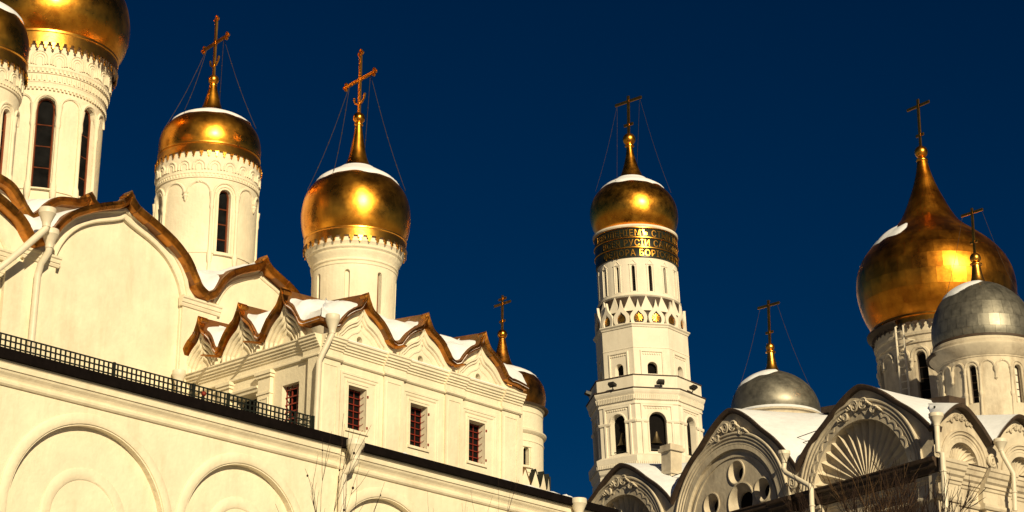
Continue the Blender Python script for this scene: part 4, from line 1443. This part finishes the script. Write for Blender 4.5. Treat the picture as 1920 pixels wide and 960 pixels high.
def orders(parent, P, c, zc, r, dep, w, n, z_low):
    """concentric stepped arch mouldings going back into the wall"""
    first = None
    for k in range(n):
        rr = r + w * (n - k)
        d_ = .10 - dep * k / n
        path = [(c - rr, z_low)] + arc(c, zc, rr, 44) + [(c + rr, z_low)]
        mm = MB().sweep(P, path, [(0, -.9 * dep), (0, d_ - .02), (-w * .25, d_ + .03), (-w * .6, d_ + .03), (-w * .8, d_ - .04), (-w * 1.02, d_ - .06), (-w * 1.02, -.9 * dep)])
        if first is None:
            first = mm.build('archivolt', 'old', parent, smooth=35)
        else:
            mm.build('inner_archivolt', 'old', first, smooth=35)
    return first


def scrolls(parent, P, c, z, sc, d, n=2):
    """carved relief of paired scrolls and leaves under the gable point"""
    m = MB()
    for sg in (-1, 1):
        for q in range(n):
            x0, z0 = sg * sc * (.35 + .75 * q), -sc * .42 * q * 1.1
            pts = []
            for i in range(26):
                t = i / 25 * 2.1 * 2 * pi
                r = sc * (.36 - .13 * q) * (1 - i / 30)
                pts.append(P(c + x0 + sg * r * cos(t), z + z0 + r * sin(t), d + .05 * sc))
            m.tube(pts, [sc * .075 * (1 - .5 * i / 25) for i in range(26)], 6)
            for l in range(3):
                b = sg * (x0 * sg + sc * (.2 + .12 * l))
                m.tube([P(c + b, z + z0 - sc * .1, d + .03), P(c + b + sg * sc * .12, z + z0 + sc * (.12 - .1 * l), d + .10 * sc), P(c + b + sg * sc * .28, z + z0 + sc * (.02 - .12 * l), d + .02)], [sc * .03, sc * .08, sc * .02], 6)
    return m.build('carved_relief', 'old', parent, smooth=50)


for (c, hw, z0, H, kind), (ac, azc, ar) in zip(LG, AL):
    o = orders(ch, BL, ac, azc, ar, .20, .19 if kind == 'shell' else .17, 5, 24.1)
    scrolls(ch, BL, c + .1, z0 + H - .95, .85, .05, 2)
    if kind == 'shell':
        shell(ch, BL, ac, azc + .2, ar - .02, -.06, .42, 18)
    else:
        d_ = -.20
        hl = [(13.75, 25.55, .92, .56), (14.05, 27.10, .56, .33), (16.05, 25.80, .56, .33), (12.10, 25.85, .56, .33)]
        disc = MB().poly(BL, [[(ac - ar - .2, 24.1), (ac + ar + .2, 24.1)] + arc(ac, azc, ar + .2, 36, 0, pi)] + [circ(a, b, r, 24) for a, b, r, ri in hl], d_)
        do = disc.build('gable_field', 'old', ch)
        for a, b, r, ri in hl:
            f = MB()
            rows = [[BL(a + rr * cos(2 * pi * i / 28), b + rr * sin(2 * pi * i / 28), dd) for i in range(28)] for rr, dd in ((r + .08, d_ - .01), (r + .08, d_ + .05), (r + .02, d_ + .06), (r, d_), (r * .84, d_ - .12), (ri, d_ - .38), (ri, d_ - .50))]
            f.grid(rows, closed=True)
            w = f.build('round_window', 'old', do, smooth=35)
            MB().poly(BL, [circ(a, b, ri + .05, 20)], d_ - .48).build('pane', 'dark', w)
        MB().sweep(BL, [(ac - ar * .93, 24.2)] + arc(ac, azc, ar * .93, 40) + [(ac + ar * .93, 24.2)], [(0, d_ - .01), (0, d_ + .06), (-.12, d_ + .06), (-.12, d_ - .01)]).build('field_ring', 'old', do)
for (c, hw, z0, H), (ac, azc, ar) in zip(RG, ARR):
    orders(ch, BR, ac, azc, ar, .22, .145, 4, 24.5)
    scrolls(ch, BR, ac - .2, z0 + H - .52, .48, .05, 2)
    shell(ch, BR, ac, azc + .02, ar - .02, -.14, .34, 13)

# cornices
BC = [(23.02, -.01), (23.02, .10), (23.12, .16), (23.22, .16), (23.26, .10), (23.30, .06), (23.80, .06), (23.84, .12), (23.95, .14), (23.98, .22), (24.12, .24),
      (24.20, .36), (24.36, .40), (24.42, .50), (24.60, .56), (24.64, .62), (24.78, .64), (24.80, -.01)]
MB().extrude_s(BR, -.3, 20.5, BC).build('cornice', 'old', ch)
for s0, s1 in ((-.62, 1.10), (2.62, 4.60), (7.0, 8.9)):
    MB().extrude_s(BR, s0, s1, [(z + (.003 if d > 0 else 0), d + .30 if d > 0 else d) for z, d in BC]).build('cornice_break', 'old', ch)
    MB().box(BR, s0 + .25, s1 - .15, 0, 23.03, -.01, .30).build('pilaster', 'old', ch)
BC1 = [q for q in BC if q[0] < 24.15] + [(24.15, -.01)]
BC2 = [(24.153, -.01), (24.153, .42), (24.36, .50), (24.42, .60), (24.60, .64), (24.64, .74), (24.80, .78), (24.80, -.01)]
MB().extrude_s(BL, -.3, 28.6, BC1).build('cornice', 'old', ch)
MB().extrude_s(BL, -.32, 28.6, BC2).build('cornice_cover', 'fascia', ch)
for s0, s1 in ((-.62, .95), (7.3, 8.5), (9.0, 10.6), (18.2, 20.2)):
    MB().extrude_s(BL, s0, s1, [(z + (.003 if d > 0 else 0), d + .30 if d > 0 else d) for z, d in BC1]).build('cornice_break', 'old', ch)
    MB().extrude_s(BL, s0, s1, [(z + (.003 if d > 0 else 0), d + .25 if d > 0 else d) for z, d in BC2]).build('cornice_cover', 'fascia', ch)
    MB().box(BL, s0 + .25, s1 - .15, 0, 23.03, -.01, .30).build('pilaster', 'old', ch)
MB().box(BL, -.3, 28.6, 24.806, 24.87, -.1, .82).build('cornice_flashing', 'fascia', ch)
MB().box(BR, -.3, 20.5, 24.803, 24.84, -.1, .68).build('cornice_flashing', 'fascia', ch)
for s0, L in ((1.2, 2.0), (4.6, .7), (9.6, .6)):
    MB().box(BL, s0, s0 + L, 24.872, 24.95, .0, .5).build('snow', 'snow', ch)
# eaves and snowy roofs
ES = [(.04, .20), (0, .22), (-.10, .21), (-.20, .18), (-.22, .0), (.04, .0)]
MB().sweep(BL, left_out, ES).build('eave', 'fascia', ch)
MB().sweep(BR, right_out, [(.03, .42), (0, .46), (-.07, .44), (-.14, .40), (-.15, 0), (.03, 0)]).build('eave', 'fascia', ch)
flatL = lambda s: 28.3 + 2.0 * max(0, min(1, (s - 6.5) / 5.0)) - .8 * max(0, min(1, (s - 19.0) / 4.0))
roof_sheet(BL, [(s, z + .03) for s, z in left_out], .21, 8.0, flatL, .9, .75, 10, hip=-.2).build('roof', 'snow', ch, smooth=45)
roof_sheet(BR, [(s, z + .03) for s, z in right_out], .44, 7.0, 28.3, .9, .75, 10, hip=-.2).build('roof', 'snow', ch, smooth=45)
m = MB()
m.add([BW(6, 6, 29.0), BW(20.6, 6, 27.0), BW(20.6, 28, 26.4), BW(6, 26, 29.4), BW(10, 10, 30.6), BW(17, 10, 30.6), BW(17, 18, 30.8), BW(10, 18, 30.8)],
      [(0, 1, 5, 4), (1, 2, 6, 5), (2, 3, 7, 6), (3, 0, 4, 7), (4, 5, 6, 7)])
m.build('roof', 'snow', ch)
# roof vents (dark dormer slots)
for s, z, dd in ((3.3, 29.0, -3.8), (11.4, 30.5, -4.5)):
    MB().hexa([BL(s - .9, z - .25, dd), BL(s + .6, z - .05, dd), BL(s + .6, z + .25, dd), BL(s - .9, z + .1, dd),
               BL(s - .9, z - .2, dd - 1.2), BL(s + .6, z, dd - 1.2), BL(s + .6, z + .3, dd - 1.2), BL(s - .9, z + .15, dd - 1.2)]).build('roof_hatch', 'fascia', ch)
# lightning rod and stay wires by the corner
rod = MB()
rod.tube([BW(.6, .5, 26.3), BW(.6, .5, 27.6)], .05, 6)
rod.build('lightning_rod', 'iron', ch)
for q in ((4.5, 2.0, 28.3), (2.6, 3.2, 28.2), (3.2, .2, 27.5), (.2, 3.0, 27.6)):
    MB().tube([BW(.6, .5, 27.2), BW(*q)], .018, 4).build('stay_wire', 'iron', ch)
for q in (18.9, 10.0):
    for dz in (0, .35):
        MB().tube([BL(q - .9, 28.0 + dz, -1.2), BL(q + 1.2, 27.8 + dz, -.9)], .022, 4).build('stay_wire', 'iron', ch)
# chimney block
m = MB()
cm = lambda s, z, d: BL(s, z, d - 1.3)
m.box(cm, 20.15, 20.95, 27.2, 29.6, -.4, .4)
m.box(cm, 20.05, 21.05, 28.35, 28.5, -.5, .5)
o = m.build('chimney', 'old', ch)
m = MB()
m.box(cm, 20.02, 21.08, 29.6, 29.78, -.53, .53)
m.box(cm, 20.10, 21.0, 29.78, 29.95, -.45, .45)
m.build('chimney_cap', 'old', o)
downpipe(ch, BL, 9.45, .75, 27.1, [(0, 26.5, .75), (0, 26.2, .8), (-.3, 25.95, .95), (-2.0, 25.0, 1.05), (-2.15, 24.8, 1.05), (-2.15, 20, 1.05)], .30, .12)
downpipe(ch, BR, -.72, .75, 26.75, [(0, 26.2, .75), (0, 25.0, .75), (.0, 24.9, 1.0), (.0, 20, 1.0)], .32, .13)
downpipe(ch, BR, 3.66, .75, 26.3, [(0, 25.8, .75), (.1, 25.5, .8), (.42, 24.7, 1.05), (.42, 23.0, 1.0)], .30, .11)
# consoles under the valley funnels
for P, s, z in ((BR, 3.62, 25.35), (BL, 9.45, 25.6), (BR, -.2, 25.2)):
    q = MB()
    pts = []
    for i in range(30):
        t = i / 29 * 2.2 * 2 * pi
        r = .34 * (1 - i / 34)
        pts.append(P(s + r * cos(t), z + r * sin(t), .22))
    q.tube(pts, .07, 6)
    q.tube([P(s + .1, z + .3, .2), P(s + .25, z - .2, .2), P(s + .3, z - .7, .15)], [.1, .09, .05], 6)
    q.build('console', 'old', ch, smooth=50)

# ---- drums and domes of the church
def church_dome(name, cx, cy, lean, z0, prof, rows, ncol, dm):
    ax = axis(cx, cy, lean, z0)
    pr = crom(prof, 4)
    o = plate_dome(ch, ax, pr, 'dome', dm, rows=rows, ncol=ncol)
    return ax, o, pr


# great gold one
gx, gy = 23.3, 113.88
ax = axis(gx, gy, -.045, 38.0)
gp = [(3.66, 36.75), (3.86, 37.15), (4.12, 37.8), (4.27, 38.5), (4.31, 39.2), (4.22, 39.9), (4.0, 40.5), (3.62, 41.1), (3.10, 41.65), (2.52, 42.15), (1.98, 42.6), (1.58, 43.05), (1.28, 43.6), (.97, 44.3), (.66, 45.1), (.42, 45.9), (.26, 46.75)]
o = plate_dome(ch, ax, crom(gp, 4), 'dome', 'goldred', rows=[0, 5, 10, 15, 20, 25, 30, 35, 40, 46, 52, 58, 64], ncol=20, gap=.005)
MB().lathe(ax, [(3.62, 36.8), (3.72, 36.76), (3.74, 36.66), (3.66, 36.62), (3.74, 36.30)], 96).build('collar', 'goldtrim', o, smooth=30)
f = MB()
fringe(f, ax, 3.75, 36.32, 56, .26, .42)
f.build('fringe', 'fascia', o, kind='stuff')
b = MB().ball(ax(0, 0, 47.18), .37, 24, 14)
b.lathe(ax, [(.2, 46.5), (.33, 46.62), (.33, 46.74), (.2, 46.85)], 20)
b.build('ball', 'gold', o, smooth=50)
sw = [q for q in crom(gp, 4) if 41.2 < q[1] < 42.5]
rows = []
for i, (r, z) in enumerate(sw):
    t = .10 * sin(pi * i / (len(sw) - 1)) - .02
    rows.append([ax(D(-125 + 95 * j / 24), r + (t - .12 * max(0, (j - 18) / 6)) * .8, z + (t - .12 * max(0, (j - 18) / 6)) * .6 + .05 * sin(j)) for j in range(25)])
MB().grid(rows).build('snow', 'snow', o, smooth=60)
cross_on(ch, ax(0, 0, 47.45), 2.95, .85, radians(54), .075, ends=False, low=False, bar_z=.86)
GW = [(D(-32), .10, 31.4, 34.35), (D(22), .10, 31.4, 34.35), (D(-86), .10, 31.4, 34.35)]
m = MB()
shaft(m, ax, 3.50, 28.5, 3.50, 35.15, GW, 80, .4)
m.lathe(ax, [(3.50, 35.15), (3.60, 35.18), (3.62, 35.3), (3.54, 35.34), (3.56, 35.55), (3.66, 35.6), (3.68, 35.74), (3.60, 35.8), (3.62, 36.6)], 80)
dro = m.build('drum', 'old', ch, smooth=28)
for w in GW[:2]:
    drum_window(dro, ax, 3.50, *w, dep=.38, rows=5, fr=.06, pane='dark', fmat='fascia')
for k in range(-5, 5):
    a = D(-32 + 18 * k)
    mm = MB()
    cyl_arch(mm, ax, 3.52, a, D(7.6), 34.45, .10, .25, 12)
    cyl_arch(mm, ax, 3.50, a, D(5.6), 34.40, .07, .22, 10)
    mm.build('blind_arch', 'old', dro, smooth=40)
    if k % 3:
        c = ax(D(-32 + 18 * k + 9), 3.52, 34.2)
        MB().lathe(axis(c[0], c[1]), [(.02, 33.75), (.1, 33.85), (.08, 33.95), (.17, 34.15), (.17, 34.35)], 10).build('corbel', 'old', dro, smooth=40)
MB().lathe(ax, [(3.62, 36.1), (3.98, 36.35), (4.0, 36.44), (3.7, 36.6)], 60, D(-150), D(-48)).build('drum_eave', 'fascia', ch, smooth=30)
# ladder against the gold dome drum
lad = thing('ladder', ax(D(-42), 3.9, 30.4), 'tall pale ladder leaning on the drum of the gold dome at right', 'ladder')
l0, l1 = Vector(ax(D(-49), 4.0, 30.3)), Vector(ax(D(-42), 4.0, 30.3))
dz = Vector((-.22, -.05, 5.9))
for q in (l0, l1):
    MB().tube([q, q + dz * .98, q + dz + Vector((.12, .25, 0))], .055, 6).build('ladder_rail', 'pipe', lad)
for i in range(1, 15):
    MB().tube([l0 + dz * i / 15, l1 + dz * i / 15], .028, 5).build('rung', 'pipe', lad)
MB().tube([l1 + dz * .86, l1 + dz * .86 + Vector((1.1, .15, -.15))], .03, 5).build('ladder_stay', 'pipe', lad)

# near grey dome
sx_, sy_ = 23.42, 103.73
ax = axis(sx_, sy_, -.04, 33.0)
sp = [(2.46, 32.70), (2.545, 33.05), (2.55, 33.5), (2.46, 34.05), (2.24, 34.65), (1.88, 35.2), (1.38, 35.65), (.86, 35.93), (.42, 36.06)]
pr = crom(sp, 4)
o = plate_dome(ch, ax, pr, 'dome', 'silver', rows=[0, 5, 10, 15, 20, 26, 32], ncol=18, gap=.010)
nk = MB().lathe(ax, crom([(.46, 36.02), (.36, 36.2), (.29, 36.45), (.24, 36.8), (.22, 37.02), (.30, 37.05), (.30, 37.12), (.2, 37.16)], 2), 32)
nk.build('neck', 'goldtrim', o, smooth=50)
MB().ball(ax(0, 0, 37.42), .28, 22, 14).build('ball', 'goldtrim', o, smooth=50)
cross_on(ch, ax(0, 0, 37.65), 2.45, .68, radians(50), .065, ends=False, low=False, bar_z=.90,
         chains=[(-.6, ax(D(-70), 2.0, 35.0)), (.6, ax(D(70), 2.0, 35.0))])
snow_cap(o, ax, [q for q in pr if q[1] > 35.0], 35.0, .05, 1.3, skew=1.6, tilt=D(-75))
SWN = [(D(-31), .085, 29.35, 31.05), (D(23), .085, 29.35, 31.05), (D(77), .085, 29.35, 31.05)]
m = MB()
shaft(m, ax, 2.40, 27.0, 2.40, 31.62, SWN, 72, .3)
m.lathe(ax, [(2.40, 31.62), (2.44, 31.64), (2.46, 31.70), (2.52, 31.74), (2.66, 31.95), (2.80, 32.10), (2.84, 32.22), (2.80, 32.30), (2.70, 32.34), (2.72, 32.44), (2.62, 32.50), (2.60, 32.60), (2.50, 32.66), (2.44, 32.72)], 80)
dro = m.build('drum', 'old', ch, smooth=28)
MB().lathe(ax, [(2.52, 32.64), (2.57, 32.66), (2.56, 32.76), (2.48, 32.8)], 80).build('dome_rim', 'fascia', ch, smooth=40)
MB().lathe(ax, [(2.80, 32.06), (2.92, 32.10), (2.93, 32.2), (2.86, 32.26)], 40, D(-140), D(-72)).build('drum_eave', 'fascia', ch, smooth=40)
for i, w in enumerate(SWN):
    drum_window(dro, ax, 2.40, *w, dep=.26, rows=5, fr=.05, pane='bar_lit' if i == 1 else 'dark', fmat='fascia')
for k in range(-5, 7):
    a = D(-31 + 18 * k)
    mm = MB()
    cyl_arch(mm, ax, 2.41, a, D(8.0), 31.10, .065, .0, 12)
    if k % 3 == 0:
        cyl_arch(mm, ax, 2.40, a, D(5.6), 31.05, .05, 1.7, 10)
    mm.build('blind_arch', 'old', dro, smooth=40)
    c = ax(D(-31 + 18 * k + 9), 2.42, 31.0)
    mm = MB()
    if k % 3 == 1:
        mm.lathe(axis(c[0], c[1]), [(.02, 30.45), (.09, 30.52), (.06, 30.6), (.06, 30.8), (.13, 30.95), (.13, 31.1)], 10)
        mm.build('corbel', 'old', dro, smooth=40)
    else:
        colonnette(mm, c, 28.6, 31.1, .07)
        mm.build('colonnette', 'old', dro, smooth=40)

# far grey dome
fx, fy = 14.62, 117.06
ax = axis(fx, fy, -.05, 33.0)
sp = [(2.36, 32.60), (2.46, 33.0), (2.42, 33.4), (2.22, 33.95), (1.86, 34.45), (1.36, 34.85), (.82, 35.12), (.44, 35.24)]
pr = crom(sp, 4)
o = MB().lathe(ax, pr, 80).build('dome', 'silver', ch, smooth=60)
nk = MB().lathe(ax, crom([(.48, 35.2), (.36, 35.4), (.27, 35.7), (.22, 36.1), (.2, 36.35), (.28, 36.38), (.28, 36.44), (.18, 36.5)], 2), 32)
nk.build('neck', 'goldtrim', o, smooth=50)
MB().ball(ax(0, 0, 36.7), .25, 22, 14).build('ball', 'goldtrim', o, smooth=50)
cross_on(ch, ax(0, 0, 36.9), 2.55, .78, radians(46), .07, ends=False, low=False, bar_z=.88,
         chains=[(-.6, ax(D(-75), 2.0, 34.3)), (.6, ax(D(75), 2.0, 34.3))])
snow_cap(o, ax, [q for q in pr if q[1] > 34.2], 34.2, .06, 2.2, skew=1.6, tilt=D(-70))
m = MB().lathe(ax, [(2.15, 27.5), (2.15, 31.9), (2.22, 31.95), (2.24, 32.05), (2.2, 32.08), (2.25, 32.16), (2.36, 32.24), (2.40, 32.34), (2.36, 32.38), (2.40, 32.46), (2.54, 32.52), (2.56, 32.60), (2.36, 32.72)], 80)
m.build('drum', 'old', ch, smooth=28)
MB().lathe(ax, [(2.38, 32.66), (2.56, 32.61), (2.58, 32.66), (2.42, 32.78)], 60).build('rim_snow', 'snow', ch, smooth=50)


# ================================================================== bare trees
def bare_tree(name, base, height, seed, label, mat_='bark', lean=(0, 0), spread=.55, fork=.45, depth=6, r0=.16, group=None, twig=.006, pods=0):
    rnd = random.Random(seed)
    t = thing(name, base, label, 'tree', group)
    trunk, crown = MB(), MB()

    def grow(p, d, L, r, lev):
        n = 4
        pts, rs = [p], [r]
        q = Vector(p)
        for i in range(n):
            d = (d + Vector((rnd.uniform(-1, 1), rnd.uniform(-1, 1), rnd.uniform(-.4, .7))) * .13).normalized()
            q = q + d * L / n
            pts.append(q.copy())
            rs.append(r * (1 - .42 * (i + 1) / n))
        (trunk if lev < 2 else crown).tube(pts, rs, 7 if lev < 2 else 4, cap=False)
        if lev >= depth:
            return
        k = 3 if lev < 3 else 2 + (rnd.random() < .5)
        for i in range(k):
            at = pts[-1] if i == 0 else pts[rnd.choice((2, 3, 3, 4))]
            nd = (d + Vector((rnd.uniform(-1, 1), rnd.uniform(-1, 1), rnd.uniform(-.25, .6))) * spread * (1.25 if i else .5)).normalized()
            grow(at, nd, L * rnd.uniform(.62, .80), max(twig, rs[-1] * (.85 if i == 0 else .62)), lev + 1)
    grow(Vector(base), Vector((lean[0], lean[1], 1)).normalized(), height * fork, r0, 0)
    f_ = height / max(v[2] for v in crown.v + trunk.v)
    top = sorted(crown.v, key=lambda v: -v[2])[:max(20, len(crown.v) // 6)]
    mx = sum(v[0] for v in top) / len(top) - base[0]
    zm = max(v[2] for v in crown.v)
    for mm in (trunk, crown):
        mm.v = [(base[0] + (v[0] - mx * v[2] / zm - base[0]) * f_ * .72, base[1] + (v[1] - base[1]) * f_, v[2] * f_) for v in mm.v]
    trunk.build('trunk', mat_, t, smooth=60)
    crown.build('crown', mat_, t)
    cand = [v for v in crown.v if v[2] > height * .88]
    for k in range(pods):
        v = rnd.choice(cand)
        MB().ball((v[0], v[1], v[2] - .03), .014 + .014 * rnd.random(), 7, 5, 1.2).build('seed_pod', mat_, t, smooth=60)
    return t


bare_tree('bare_tree', (11.9, 70.0, 0), 19.3, 11, 'dark leafless tree in front of the fluted shell gable of the right church', spread=.40, fork=.36, depth=8, r0=.22, twig=.013)
bare_tree('bare_tree', (12.3, 68.0, 0), 18.6, 5, 'leafless tree with pale stems below the corner of the right church', 'bark2', spread=.42, fork=.38, depth=7, r0=.16, twig=.012)
bare_tree('bare_tree', (13.1, 71.0, 0), 19.0, 23, 'dense dark leafless tree at the lower right by the church corner', spread=.46, fork=.34, depth=8, r0=.2, twig=.013)
bare_tree('bare_tree', (-3.3, 44.0, 0), 12.6, 31, 'thin bare tree with seed pods before the gallery wall and its downpipe', spread=.36, fork=.40, depth=5, r0=.07, twig=.008, pods=9)
bare_tree('bare_tree', (-1.0, 44.0, 0), 12.25, 8, 'low thin bare twigs at the bottom edge before the gallery arch', spread=.34, fork=.40, depth=5, r0=.05, twig=.005)
